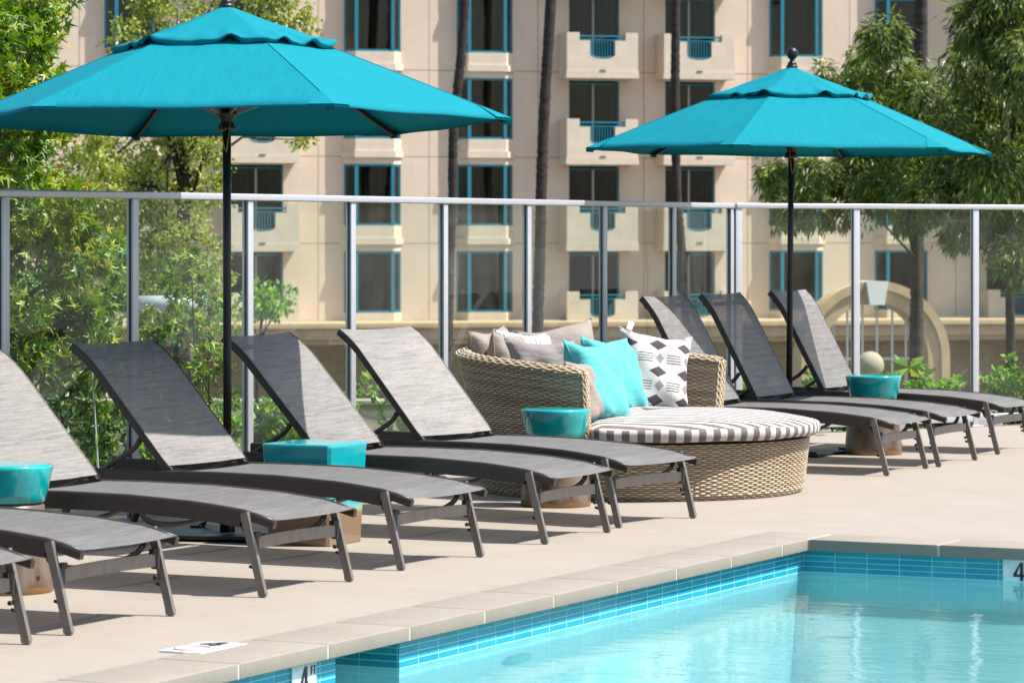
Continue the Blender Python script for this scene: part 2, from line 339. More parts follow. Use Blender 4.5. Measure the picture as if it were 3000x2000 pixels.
M=dict(
 sling=sling_mat(), frame=simple('taupe_powder_coated_frame',(.040,.031,.025),.42,.15,.12,40,.05),
 black=simple('black_painted_metal',(.014,.013,.013),.4,.3,.2,30,.03), rub=simple('black_rubber',(.02,.02,.02),.7),
 leg=simple('grey_brown_metal_leg',(.165,.145,.13),.4,.25,.15,22,.05,stretch=(1,1,.3)), canopy=canopy_mat(), rib=simple('brushed_rib_metal',(.30,.25,.21),.35,.7), chain=simple('brass_chain',(.25,.17,.06),.35,.8),
 wick=wicker_mat(), wback=simple('dark_wicker_core',(.07,.045,.025),.8), glaze=glaze_mat(), bronze=bronze_mat(), sq=square_glaze(), deck=deck_mat(), cop=coping_mat(),
 grout=simple('pale_grout',(.45,.43,.37),.85), tile=tile_mat(), plaster=plaster_mat(), water=water_mat(), glass=fence_glass(), alu=simple('silver_anodised_aluminium',(.45,.46,.49),.36,.35,.04,20),
 gasket=simple('black_gasket',(.012,.012,.014),.6), stucco=stucco_mat(), trim=simple('pale_cast_trim',(.585,.495,.38),.85,0,.08,2.0), stone=stone_mat(), tealp=simple('teal_painted_joinery',(.008,.17,.24),.45,0,.12,6),
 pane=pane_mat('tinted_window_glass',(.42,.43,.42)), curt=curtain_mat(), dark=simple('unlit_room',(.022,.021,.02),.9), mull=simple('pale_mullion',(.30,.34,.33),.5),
 palm=bark_mat('palm_bark',(.016,.012,.011),(.062,.05,.044)), bark=bark_mat('dark_tree_bark',(.02,.016,.012),(.06,.046,.034)),
 gum=leaf_mat('sweetgum_leaf',[(.14,(.022,.075,.006)),(.38,(.07,.17,.008)),(.58,(.17,.27,.012)),(.78,(.32,.33,.02)),(.93,(.45,.18,.05))],.26),
 oak=leaf_mat('yellow_green_leaf',[(.15,(.05,.08,.02)),(.42,(.20,.25,.045)),(.70,(.42,.43,.09)),(.92,(.58,.54,.22))],.30),
 euc=leaf_mat('dark_willowy_leaf',[(.15,(.015,.04,.008)),(.42,(.065,.115,.018)),(.68,(.19,.24,.035)),(.92,(.40,.42,.08))],.32),
 hedge=leaf_mat('dark_hedge_leaf',[(.15,(.012,.035,.010)),(.5,(.035,.075,.018)),(.9,(.11,.16,.03))],.25), shrub=leaf_mat('bright_shrub_leaf',[(.15,(.05,.14,.01)),(.5,(.17,.33,.02)),(.9,(.36,.46,.05))],.4), frond=leaf_mat('palm_frond',[(.2,(.03,.06,.015)),(.8,(.1,.14,.04))],.25),
 stripe=stripe_mat(), patt=pattern_mat(), taupe=cloth('taupe_cotton',(.235,.195,.165)), grey=cloth('grey_cotton',(.20,.18,.172)), cyan=cloth('cyan_cotton',(.07,.40,.42)), wht=striped_white(), label=simple('white_label',(.5,.5,.5),.6),
 soil=simple('planter_soil',(.06,.045,.03),.95), asph=simple('pale_asphalt',(.16,.15,.14),.9,0,.12,1.0), lawn=simple('dry_lawn',(.10,.14,.04),.95,0,.3,.6), wallp=simple('cream_garden_wall',(.33,.285,.215),.85,0,.08,3),
 ink=simple('black_lettering',(.012,.014,.016),.5), red=simple('red_marking',(.50,.32,.33),.5), wtile=simple('white_ceramic_tile',(.74,.78,.77),.15), lens=simple('pool_lamp_lens',(.02,.42,.46),.08), pot=simple('dark_planter_pot',(.03,.035,.04),.6), pipe=simple('pale_grey_pipe',(.42,.44,.45),.45,0,.1,5), keyst=simple('white_keystone_stone',(.62,.62,.60),.8,0,.06,3), archm=simple('tan_arch_stone',(.46,.32,.18),.85,0,.1,3))

# ================================================================== setting: deck, pool, ground
CU,CV=14.11,-5.527                                   # pool corner (coping edge) in row coordinates
ROWROT=-TH                                           # local x -> V, local y -> U
# deck objects use local x = U, local y = V mapped by a mirrored basis, so build in world and keep a local frame
def row_obj(o): return o
def deck():
    m=MB(); cw=.30; vp=1.6; ub=1.4
    outer=[(-9,-8.86),(21.08,-8.86),(25.6,-6.1),(31,-2.8),(31,9),(-9,9)]
    top=[(-9,-8.86),(21.08,-8.86),(25.6,-6.1),(31,-2.8),(31,9),(CU+cw,9),(CU+cw,CV-cw),(-9,CV-cw)]
    # local coordinates are (u,v); the object's matrix maps them to the world
    b=len(m.v)
    for (u,v) in top: m.v.append((u,v,0))
    m.face(range(len(top)))
    n=len(top)
    for (u,v) in top: m.v.append((u,v,-.14))
    for i in range(n): j=(i+1)%n; m.face((i,j,n+j,n+i))
    return m
MAT_UV=Matrix(((U.x,V.x,0,0),(U.y,V.y,0,0),(0,0,1,0),(0,0,0,1)))   # (u,v,z) -> world (left handed, so the mesh is baked)
def bake(o):
    """(u,v,z) mesh coordinates are turned into world ones by an object matrix that is a plain rotation: swap axes instead"""
    me=o.data
    me.transform(Matrix(((0,1,0,0),(1,0,0,0),(0,0,1,0),(0,0,0,1))))     # now x=v, y=u
    me.flip_normals(); o.rotation_euler=(0,0,ROWROT); return o
# materials on these read Object coords as x=v, y=u ; the deck joints are written for X=u, Y=v, so swap there
dk=deck().build('pool_deck',M['deck']); bake(dk); tag(dk,'pale beige concrete pool deck under the loungers','deck',kind='structure')

# coping: slabs with narrow grout joints
def coping():
    m=MB(); cw=.30; joint=.011; z0,z1=-.047,.004
    us=[CU-.296-.569*k for k in range(0,36)]
    edges=[CU]+us
    def slab(u0,u1,v0,v1):
        m.box(((u0+u1)/2,(v0+v1)/2,(z0+z1)/2),(abs(u1-u0),abs(v1-v0),z1-z0),None,.004)
    for a,b in zip(edges[:-1],edges[1:]):
        slab(b+joint/2,a-(joint/2 if a!=CU else 0),CV-cw,CV)
    slab(CU,CU+cw,CV-cw,CV-joint)                        # corner
    for k in range(14):
        v0=CV+k*.6; slab(CU,CU+cw,v0+joint/2,v0+.6-joint/2)
    return m
cp=coping().build('pool_coping',M['cop']); bake(cp); tag(cp,'pale cast stone coping slabs along the pool edge','coping',kind='structure')
g=MB(); g.box(((CU-20+CU)/2,CV-.1505,-.022),(20,.296,.046)); g.box((CU+.1505,CV+3.8,-.022),(.296,8.2,.046))
gr=g.build('coping_grout',M['grout']); bake(gr); tag(gr,'light grout in the joints between coping slabs','grout',kind='structure')

VW,UW=CV-.038,CU+.038; ZW=-.142; ZF=-1.35; VP=2.4; UB=1.2; RU0,RU1,RD=9.944,10.39,.40
wallpath=[(UB,VW),(RU0,VW),(RU0,VW-RD),(RU1,VW-RD),(RU1,VW),(UW,VW),(UW,VP)]
def strip(z0,z1,off=0.0,uvs=True):
    m=MB(); acc=0.0
    for (a,b) in zip(wallpath[:-1],wallpath[1:]):
        L=math.hypot(b[0]-a[0],b[1]-a[1]); i=len(m.v)
        m.v+=[(a[0],a[1],z0),(b[0],b[1],z0),(b[0],b[1],z1),(a[0],a[1],z1)]
        # start tiles at inner corner of the far wall
        s0=acc
        m.face((i,i+1,i+2,i+3),False,[(s0,z0-z1),(s0+L,z0-z1),(s0+L,0),(s0,0)])
        acc=math.ceil((acc+L)/.149)*.149 if b in ((UW,VW),) else acc+L
    return m
tb=strip(-.142,-.0472).build('waterline_tile_band',M['tile']); bake(tb); tag(tb,'teal glass tile band along the waterline','tile band',kind='structure')
bs=strip(ZF,-.142)
i=len(bs.v); bs.v+=[(UB,VW-RD,ZF),(UW,VW-RD,ZF),(UW,VP,ZF),(UB,VP,ZF)]; bs.face((i,i+1,i+2,i+3))
i=len(bs.v); bs.v+=[(UB,VW,ZF),(UB,VP,ZF),(UB,VP,0),(UB,VW,0)]; bs.face((i,i+1,i+2,i+3))
i=len(bs.v); bs.v+=[(UB,VP,ZF),(UW,VP,ZF),(UW,VP,0),(UB,VP,0)]; bs.face((i,i+1,i+2,i+3))
bo=bs.build('pool_basin',M['plaster']); bake(bo); tag(bo,'pale turquoise plaster pool basin','pool',kind='structure')
wt=MB(); wt.v=[(UB,VW-RD,ZW),(UW,VW-RD,ZW),(UW,VP,ZW),(UB,VP,ZW)]; wt.face((0,1,2,3))
wo=wt.build('pool_water',M['water']); bake(wo); tag(wo,'clear turquoise pool water','water',kind='structure')

# lower ground beyond the raised deck
gd=MB(); GZ=-4.3; n=2; L=900
gd.v=[(-L,-60,GZ),(L,-60,GZ),(L,L,GZ),(-L,L,GZ)]; gd.face((0,1,2,3)); go=gd.build('ground',M['asph']); tag(go,'pale paved ground beyond the pool deck','ground',kind='structure')
rw=MB()
for (a,b) in (((-9,-8.89),(21.1,-8.89)),((21.1,-8.89),(25.62,-6.13)),((25.62,-6.13),(31,-2.85))):
    A,B=UV(*a,0),UV(*b,0); i=len(rw.v); rw.v+=[tuple(A+Vector((0,0,GZ))),tuple(B+Vector((0,0,GZ))),tuple(B+Vector((0,0,-.005))),tuple(A+Vector((0,0,-.005)))]; rw.face((i,i+1,i+2,i+3))
ro=rw.build('deck_retaining_wall',M['wallp']); tag(ro,'cream retaining wall below the glass fence','wall',kind='structure')
lw=MB(); lw.prism([(-30,34),(30,34),(34,74),(-34,70)],GZ-.05,GZ+.03); lo=lw.build('lawn',M['lawn']); tag(lo,'dry green lawn between deck and hotel','lawn',kind='structure')

# planter strip just outside the fence
pl=MB()
pts=[(-9,-8.92),(21.12,-8.92),(25.66,-6.15),(31,-2.9),(30.2,-4.0),(25.2,-7.1),(20.8,-9.75),(-9,-9.75)]
pl.prism([tuple(UV(u,v))[:2] for u,v in pts],-.45,-.06); po=pl.build('planting_bed',M['soil']); tag(po,'dark soil planting bed behind the glass fence','bed',kind='structure')

# ================================================================== depth markers and pool lamp
def bake_thing(o): return o
def glyph4(m,h,x0,z0,y,t=.003):
    w=h*.62; s=h*.17
    def q(pts): 
        i=len(m.v)
        for yy in (y,y-t):
            for (x,z) in pts: m.v.append((x0+x,yy,z0+z))
        n=len(pts); m.face([i+k for k in range(n)]); m.face([i+n+k for k in range(n)][::-1])
        for k in range(n): j=(k+1)%n; m.face((i+k,i+n+k,i+n+j,i+j))
    q([(w*.62,0),(w*.62+s,0),(w*.62+s,h),(w*.62,h)])
    q([(0,h*.22),(w,h*.22),(w,h*.22+s*.8),(0,h*.22+s*.8)])
    q([(0,h*.22+s*.8),(s*1.05,h*.22+s*.8),(w*.62,h*.86),(w*.62,h)])
def bars(m,rects,y,t=.003):
    for (x0,z0,x1,z1) in rects: m.box(((x0+x1)/2,y-t/2,(z0+z1)/2),(x1-x0,t,z1-z0))
def depth_marker(label,loc,rz):
    t=thing('depth_marker',label,'depth marker',loc,rz,'depth markers on the pool wall')
    a=MB(); a.box((0,-.004,-.0475),(.156,.007,.093),None,.002); a.build('tile',M['wtile'],t)
    b=MB(); glyph4(b,.078,-.030,-.0905,-.0085); b.build('numeral',M['ink'],t)
    c=MB(); x,z=.055,-.028; bars(c,[(x-.016,z-.014,x-.013,z+.014),(x-.013,z+.011,x-.004,z+.014),(x-.013,z-.001,x-.006,z+.002),(x+.006,z-.014,x+.009,z+.011),(x+.001,z+.011,x+.014,z+.014)],-.0085); c.build('lettering',M['ink'],t)
    return t
# local frame: x to the reader's right, -y out of the wall
p=UV(9.727,VW,-.0475+.0); depth_marker('white depth tile reading 4 FT on the sunlit side wall of the pool',p,ROWROT+PI/2)
p=UV(UW,-4.571,-.0475); depth_marker('white depth tile reading 4 FT on the shaded far wall of the pool',p,ROWROT)
dm=thing('no_diving_marker','white tile marker with red ring set in the deck beside the pool','deck marker',(-1.0,11.17,0),-TH)
a=MB(); a.box((0,0,.004),(.16,.285,.006),None,.0015); a.build('tile',M['wtile'],dm)
a=MB(); a.tube([(.058*math.cos(2*PI*k/40),-.065+.058*math.sin(2*PI*k/40),.0085) for k in range(41)],.004,6,False); a.box((0,-.065,.0082),(.104,.009,.002),Matrix.Rotation(R_(45),4,'Z')); a.build('ring',M['red'],dm)
a=MB(); glyph=MB()
glyph4(glyph,.10,-.035,0,0,.0015); a.add([(v[0]*1.2,v[2]*.95+.025,.0085+v[1]*.2) for v in glyph.v],glyph.f); a.build('symbol',M['ink'],dm)
pt=thing('pool_light','round underwater lamp set in the side wall of the pool','pool light',UV(12.4*.8964+.07*.4432,VW,-.62),ROWROT+PI/2)
pt.location=UV(11.29,VW,-.62)
a=MB(); prof=[(.115,0),(.118,.012),(.108,.02)]
a.lathe(prof,28); o=a.build('bezel',M['tealp'],pt); o.rotation_euler=(R_(90),0,0)
a=MB(); a.lathe([(.107,.014),(.09,.03),(.05,.042),(.0,.045)],28,capt=False); o=a.build('lens',M['lens'],pt); o.rotation_euler=(R_(90),0,0)

# ================================================================== glass fence
FH=1.537
def fence(name,label,pts,last_post=True):
    A=pts[0]; t=thing(name,label,'glass fence',(A.x,A.y,0),0,'glass fences round the pool deck')
    O=Vector((A.x,A.y,0)); d=(pts[-1]-A); L=d.length; d.normalize(); an=math.atan2(d.y,d.x); Mz=Matrix.Rotation(an,3,'Z')
    def loc(s,n_,z): return Mz@Vector((s,n_,z))
    for k,P in enumerate(pts):
        if k==len(pts)-1 and not last_post: break
        s=(P-A).length; m=MB()
        for sd in (-1,1): m.box(loc(s,sd*.0125,(FH-.035)/2+.0),(.05,.011,FH-.035),Mz,.0015)
        m.box(loc(s,0,(FH-.035)/2),(.012,.014,FH-.04),Mz)
        m.box(loc(s,0,.006),(.10,.085,.012),Mz,.002)
        po=m.build('post',M['alu'],t)
        g=MB(); 
        for sd in (-1,1): g.box(loc(s+sd*.0125,0,(FH-.04)/2+.02),(.013,.0139,FH-.10),Mz)
        g.build('gasket',M['gasket'],po)
    segs=list(zip(pts[:-1],pts[1:]))
    for (P,Q) in segs:
        a,b=(P-A).length+.022,(Q-A).length-.022; m=MB(); m.box(loc((a+b)/2,0,(FH+.04)/2),(b-a,.010,FH-.10),Mz); m.build('glass_panel',M['glass'],t)
    m=MB(); m.box(loc(L/2,0,FH-.0175),(L+.05,.052,.034),Mz,.006); m.build('top_rail',M['alu'],t)
    m=MB()
    for (P,Q) in segs:
        a,b=(P-A).length+.026,(Q-A).length-.026; m.box(loc((a+b)/2,0,.062),(b-a,.034,.05),Mz,.003)
    m.build('bottom_rail',M['alu'],t)
    return t
uf=Vector((math.sin(R_(25.97)),math.cos(R_(25.97)),0)); A0=Vector((-2.232,15.192,0))-uf*.018
CORN=A0+uf*(1.0626*8-.10)
fence('glass_fence','long glass fence with nine silver posts running behind the loungers and daybed',[A0-uf*2.1252,A0-uf*1.0626]+[A0+uf*1.0626*k for k in range(8)]+[CORN])
rd=(Vector((3.195,23.85,0))-CORN).normalized(); C2=CORN+rd*.056+uf*.01
fence('glass_fence','short glass fence turning away at the right behind the teal bowl stool',[C2+rd*(.985+1.04*k) for k in range(-1,4)][0:0]+[C2]+[C2+rd*(.985+1.045*k) for k in range(0,4)])

# ================================================================== sun loungers
def back_curve(alpha,n=14,L=.715):
    """hinge-relative points (t back, z up); straight then curling back at the top"""
    out=[]
    for i in range(n+1):
        q=i/n; x=q*L; y=0.0
        if q>.76: y=-.50*(q-.76)**2
        out.append((x,y))
    ex,ey=out[-1]; a0=math.atan2(ey,ex); ca,sa=math.cos(alpha-a0),math.sin(alpha-a0)
    # y<0 is behind the back
    return [(x*ca-y*sa*1, x*sa+y*ca) for x,y in out]
def railz(t):
    xs=[-.04,.0,.1,.3,.6,.9,1.2,1.9]; zs=[.277,.288,.312,.334,.350,.353,.350,.345]
    return float(np.interp(t,xs,zs))
HW=.30                                               # half width to rail centre
HT,HZ_=1.145,.352
def make_lounger(alpha,label):
    t=thing('sun_lounger',label,'sun lounger',(0,0,0),0,'sun loungers in a row beside the pool')
    ts=[-.035+ (1.84+.035)*k/26 for k in range(27)]
    for sd in (-1,1):
        m=MB(); m.tube([(-q,sd*HW,railz(q)-.013) for q in ts],0,sq=(.024,.027),up=(0,0,1))
        m.tube([(-q,sd*(HW-.001),railz(q)-.0425) for q in ts if q>.05],0,sq=(.020,.034),up=(0,0,1))
        m.tube([(-q,sd*(HW-.002),railz(q)+.001) for q in ts[:]],.0085,6)
        m.build('side_rail',M['frame'],t)
    # seat sling
    nx,ny=34,8; vs=[];fs=[]
    for i in range(nx+1):
        q=-.03+(1.115+.03)*i/nx
        for j in range(ny+1):
            y=-HW+.004+(2*HW-.008)*j/ny; k=1-(2*j/ny-1)**2
            vs.append((-q,y,railz(q)+.004-.006*k))
    for i in range(nx):
        for j in range(ny): a=i*(ny+1)+j; fs.append((a,a+1,a+ny+2,a+ny+1))
    m=MB(); m.add(vs,fs,True); o=m.build('seat_sling',M['sling'],t)
    # back
    bc=back_curve(alpha); P=[(-(HT+a),HZ_+b) for a,b in bc]
    for sd in (-1,1):
        m=MB(); m.tube([(x,sd*(HW-.018),z) for x,z in P],0,sq=(.022,.030),up=(0.7,0,1)); m.tube([(x+.012,sd*(HW-.006),z+.012) for x,z in P],.004,5)
        m.build('back_frame',M['frame'],t)
    m=MB(); m.tube([(P[-2][0]-.012,-(HW-.03),P[-2][1]-.014),(P[-2][0]-.012,HW-.03,P[-2][1]-.014)],.011,8); m.build('top_crossbar',M['frame'],t); m=MB()
    m.tube([(P[1][0]-.014-.0*k,(-1+2*k/10)*(HW-.03),P[1][1]-.012-.045*(1-(2*k/10-1)**2)) for k in range(11)],.011,8)
    m.build('back_crossbar',M['frame'],t)
    nb=len(P)-1; vs=[];fs=[]
    for i in range(nb+1):
        ta=Vector((P[min(i+1,nb)][0]-P[max(i-1,0)][0],0,P[min(i+1,nb)][1]-P[max(i-1,0)][1])).normalized(); nrm=Vector((ta.z,0,-ta.x))
        if nrm.x<0: nrm=-nrm
        for j in range(ny+1):
            y=-HW+.002+(2*HW-.004)*j/ny; k=1-(2*j/ny-1)**2
            p_=Vector((P[i][0],y,P[i][1]))+nrm*(.018-.007*k)
            if i==nb: p_-=ta*.006*k
            if i==0: p_+=ta*.02
            vs.append(p_)
    for i in range(nb):
        for j in range(ny): a=i*(ny+1)+j; fs.append((a,a+1,a+ny+2,a+ny+1))
    m=MB(); m.add(vs,fs,True); o=m.build('back_sling',M['sling'],t)
    # seams near the sling edges
    # curved supports
    a,b=P[4],(-1.50,railz(1.5)-.01)
    for sd in (-1,1):
        m=MB(); pts=[]
        for k in range(9):
            q=k/8; x=a[0]-.02+(b[0]-a[0]+.02)*q; z=a[1]-.02+(b[1]-a[1]+.02)*q
            bow=.040*math.sin(PI*min(1,q*1.25))**1.0*(1 if q<.4 else .8); pts.append((x+bow*.9-.0,sd*(HW-.030),z+bow*.2-.03*math.sin(PI*q)*(q<.0)))
        m.tube(pts,.0125,8); m.build('back_support',M['frame'],t)
    # front legs
    for sd in (-1,1):
        m=MB(); y=sd*(HW+.0215); top=Vector((-.082,y,railz(.08)+.003)); ft=Vector((0.0,y,.0))
        m.tube([top+(ft-top)*q for q in (0,.5,.93)],0,sq=(.018,.030),up=(1,0,0)); lg=m.build('leg',M['leg'],t)
        f=MB(); f.tube([top+(ft-top)*.925,top+(ft-top)*.975],0,sq=(.020,.032),up=(1,0,0)); f.tube([top+(ft-top)*.972,top+(ft-top)*1.0],0,sq=(.015,.023),up=(1,0,0)); f.build('foot_cap',M['leg'],lg)
        f=MB(); f.tube([(-.055,sd*(HW+.014),.135),(-.055,sd*(HW-.004),.135)],.008,8); f.tube([(-.036,y-sd*.002,.105),(-.062,y-sd*.002,.112)],.006,8); f.build('bolt',M['rub'],lg)
    m=MB(); pts=[(-.05+.0*k,(-1+2*k/14)*(HW+.012),.196+.006*(1-(2*k/14-1)**2)) for k in range(15)]
    m.tube(pts,0,sq=(.012,.046),up=(0,0,1)); m.build('front_crossbar',M['leg'],t)
    m=MB()
    for sd in (-1,1): m=MB(); m.tube([(-.052,sd*(HW-.002),.238),(-.052,sd*(HW-.002),.166)],0,sq=(.022,.022)); m.tube([(-.052,sd*(HW-.002),.226),(-.052,sd*(HW-.03),.228)],0,sq=(.02,.02)); m.build('bracket',M['rub'],t)
    for sd in (-1,1):
        m=MB(); m.tube([(-1.60,sd*(HW-.02),railz(1.6)-.04),(-1.66,sd*(HW-.02),.2),(-1.76,sd*(HW-.02),.012),(-1.768,sd*(HW-.02),.0)],[.016,.016,.016,.012],10); m.build('leg',M['frame'],t)
    for q,dz in ((.10,.07),(.55,.075),(1.0,.085)):
        m=MB(); pts=[(-q,HW*math.cos(PI*k/16),railz(q)-.045-dz*math.sin(PI*k/16)**.8) for k in range(17)]
        m.tube(pts,.011,8); m.build('under_seat_bow',M['frame'],t)
    return t
def put(o,u,v,dth=0.0):
    p=UV(u,v); o.location=p; o.rotation_euler=(0,0,-TH-R_(dth))
LA,LB=R_(45.8),R_(59.5)
l4=make_lounger(LA,'grey sling lounger with its back wholly shaded, beside the black umbrella pole'); put(l4,12.45,-6.47,2.5)
l7=make_lounger(LB,'sling lounger half hidden behind the round wicker daybed'); put(l7,18.34,-6.59,0)
for (src,u,v,d,lab) in ((l4,9.09,-6.42,0,'grey lounger cut off by the lower left corner, only one foot end showing'),
    (l4,10.01,-6.44,0,'grey lounger with its back out of frame, beside the round stool base at left'),
    (l4,11.33,-6.46,.7,'grey lounger with sunlit back cut by the left edge, behind the round teal bowl stool'),
    (l4,13.74,-6.47,0,'grey lounger with a dark shadow across one top corner of its back'),
    (l4,14.63,-6.48,8.5,'grey lounger with fully sunlit back, nearest to the wicker daybed'),
    (l7,19.15,-6.57,0,'lounger with a dark shaded back right of the daybed'),
    (l7,20.37,-6.62,0,'lounger crossed by the second umbrella pole, its foot cut by the right edge')):
    put(dup(src,lab),u,v,d)

# ================================================================== umbrellas
def make_umbrella(label):
    t=thing('patio_umbrella',label,'umbrella',(0,0,0),0,'teal patio umbrellas')
    Rr,ZR,ZA,r0=1.27,1.842,2.325,.16
    m=MB(); na,nb=10,14
    def cz(r): return ZA-(ZA-ZR)*((r-.03)/(Rr-.03))**1.06
    for k in range(6):
        A,B=k*PI/3,(k+1)*PI/3; base=len(m.v); uvv=[]
        for i in range(nb+1):
            r=r0+(Rr-r0)*i/nb
            for j in range(na+1):
                a=j/na; x=r*((1-a)*math.cos(A)+a*math.cos(B)); y=r*((1-a)*math.sin(A)+a*math.sin(B)); s=math.sin(PI*a); q=i/nb
                pull=1-.012*s*q**3; sag=-.002*s*q+ .004*math.sin(9*a+k*1.7+6*q)*s*q
                m.v.append((x*pull,y*pull,cz(r)+sag)); uvv.append(((a-.5)*r+k*2.3,r))
        for i in range(nb):
            for j in range(na):
                q=[i*(na+1)+j,i*(na+1)+j+1,(i+1)*(na+1)+j+1,(i+1)*(na+1)+j]; m.face([base+z for z in q][::-1],True,[uvv[z] for z in q][::-1])
        # hem turned down under the edge
        e0=base+nb*(na+1); h=len(m.v)
        for j in range(na+1):
            x,y,z=m.v[e0+j]; m.v.append((x*.997,y*.997,z-.008)); 
        for j in range(na):
            m.face((e0+j,h+j,h+j+1,e0+j+1),True,[(uvv[nb*(na+1)+j][0],Rr),(uvv[nb*(na+1)+j][0],Rr+.02),(uvv[nb*(na+1)+j+1][0],Rr+.02),(uvv[nb*(na+1)+j+1][0],Rr)])
    for k in range(6):
        a=k*PI/3; m.tube([(r*math.cos(a),r*math.sin(a),cz(r)+.001) for r in [r0+(Rr-r0)*i/nb for i in range(nb+1)]],.002,5)
    c=m.build('canopy',M['canopy'],t)
    # reinforced corner pockets
    for k in range(6):
        m=MB(); a=k*PI/3; ca,sa=math.cos(a),math.sin(a); Mx=Matrix(((ca,-sa,0),(sa,ca,0),(0,0,1)))
        L=.15; ex=(Rr*.91*1+Rr*.09*.5, Rr*.09*math.sin(PI/3)); zr=cz(Rr)
        pts=[(Rr+.003,0,zr+.003),(ex[0]+.002,ex[1],zr+.003),(Rr-L,0,cz(Rr-L)+.004),(ex[0]+.002,-ex[1],zr+.003)]
        m.add([Mx@Vector(p) for p in pts],[(0,1,2),(0,2,3)],False)
        cap=[(Rr+.006,0,zr+.003),(Rr-.03,.02,zr-.004),(Rr-.03,-.02,zr-.004),(Rr+.004,0,zr-.024),(Rr-.04,.016,zr-.026),(Rr-.04,-.016,zr-.026)]
        m.add([Mx@Vector(p) for p in cap],[(0,3,4,1),(0,2,5,3),(3,5,4),(1,4,5,2)],True)
        m.build('corner_pocket',M['canopy'],c)
    # flounced vent cap
    m=MB(); nt=144; rings=12; uvv=[]
    def hexr(a): 
        b=(a%(PI/3))-PI/6; return math.cos(PI/6)/math.cos(b)
    ph=random.random()*6; rv=random.Random(5); nc=46
    ctl=[rv.uniform(-.4,.25) if rv.random()<.6 else rv.uniform(.3,1.3) for _ in range(nc)]; ct2=[rv.uniform(-1,1) for _ in range(nc)]
    def cint(c,a):
        x=(a/(2*PI)*nc)%nc; i0=int(x); f_=x-i0; f_=f_*f_*(3-2*f_); return c[i0%nc]*(1-f_)+c[(i0+1)%nc]*f_
    for i in range(rings+3):
        for k in range(nt):
            a=2*PI*k/nt; q=min(1,i/rings); Rv=.515*hexr(a); r=.024+(Rv-.024)*q
            z=2.350-.181*q**.95
            w=cint(ctl,a); w2=cint(ct2,a)
            amp=max(0,(q-.55)/.45)**1.5
            r+=.012*w2*amp; z+=(.020*w if w>0 else .006*w)*amp+.004*math.sin(6*a*1.0+3*q*5)*q
            if i>rings: d=i-rings; r-=.006*d; z-=.008*d*(1+.45*w2)-.004*w*d
            m.v.append((r*math.cos(a),r*math.sin(a),z)); uvv.append((a*.4,r))
    for i in range(rings+2):
        for k in range(nt):
            k2=(k+1)%nt; q=(i*nt+k,i*nt+k2,(i+1)*nt+k2,(i+1)*nt+k); m.face(q[::-1],True,[(uvv[z][0],uvv[z][1]) for z in q][::-1])
    m.build('vent_cap',M['canopy'],t)
    m=MB(); m.lathe([(.034,2.340),(.036,2.352),(.033,2.360),(.026,2.366),(.030,2.372),(.021,2.380),(.014,2.390),(.015,2.398),(.024,2.405),(.033,2.420),(.036,2.434),(.034,2.448),(.026,2.461),(.014,2.469),(.002,2.472)],24); m.build('finial',M['black'],t)
    m=MB(); m.tube([(0,0,.03),(0,0,2.345)],.0188,14); m.build('pole',M['black'],t)
    m=MB(); m.lathe([(.03,1.80),(.042,1.802),(.040,1.815),(.030,1.83),(.032,1.852),(.046,1.862),(.046,1.885),(.028,1.895),(.021,1.93)],20); m.build('runner',M['black'],t); m=MB(); m.lathe([(.022,2.25),(.04,2.26),(.04,2.30),(.022,2.31)],16); m.build('hub',M['black'],t)
    for k in range(6):
        a=k*PI/3; d=Vector((math.cos(a),math.sin(a),0)); m=MB()
        m.tube([d*.035+Vector((0,0,2.27)),d*.62+Vector((0,0,cz(.62)-.028)),d*(Rr-.02)+Vector((0,0,cz(Rr-.02)-.022))],0,sq=(.014,.022),up=(0,0,1)); rb=m.build('rib',M['black'],t)
        m=MB(); m.tube([d*.04+Vector((0,0,1.878)),d*.60+Vector((0,0,cz(.60)-.045))],0,sq=(.012,.018),up=(0,0,1)); m.build('strut',M['rib'],rb)
    m=MB()
    for (a0,dep) in ((-2.2,.09),(-.9,.11)):
        p0=Vector((.038*math.cos(a0),.038*math.sin(a0),1.865)); p1=Vector((.0,-.022,1.73-dep*.3))
        m.tube([p0.lerp(p1,q)+Vector((0,-.012*math.sin(PI*q),-.03*math.sin(PI*q))) for q in [x/10 for x in range(11)]],.0022,5)
    m.tube([(-.05,-.03,1.798),(.0,-.04,1.80)],.003,6)
    m.build('pin_chain',M['chain'],t)
    m=MB(); m.box((0,0,.012),(.62,.62,.016),None,.003); 
    for sx in (-1,1):
        for sy in (-1,1): m.box((sx*.255,sy*.255,.026),(.05,.022,.012),None,.003); m.box((sx*.27,sy*.29,.006),(.06,.05,.012),None,.002)
    m.build('base_plate',M['black'],t)
    m=MB(); m.lathe([(.034,.02),(.034,.14),(.031,.148)],18); m.tube([(.03,0,.1),(.06,0,.1)],.006,8); m.build('base_collar',M['black'],t)
    return t
u1=make_umbrella('large teal umbrella at left, its underside and ribs showing, beside the shaded lounger')
u1.location=(-1.262,15.29,0); u1.rotation_euler=(R_(-1.5),R_(-.35),R_(-5))
u2=dup(u1,'smaller looking teal umbrella at right with its round black finial in view'); u2.location=(1.684,21.0,0); u2.rotation_euler=(0,R_(.55),R_(10))
for o in u1.children: 
    if o.name.startswith('base_plate'): o.rotation_euler=(0,0,R_(-12))
for o in u2.children: 
    if o.name.startswith('base_plate'): o.rotation_euler=(0,0,R_(-36.3))

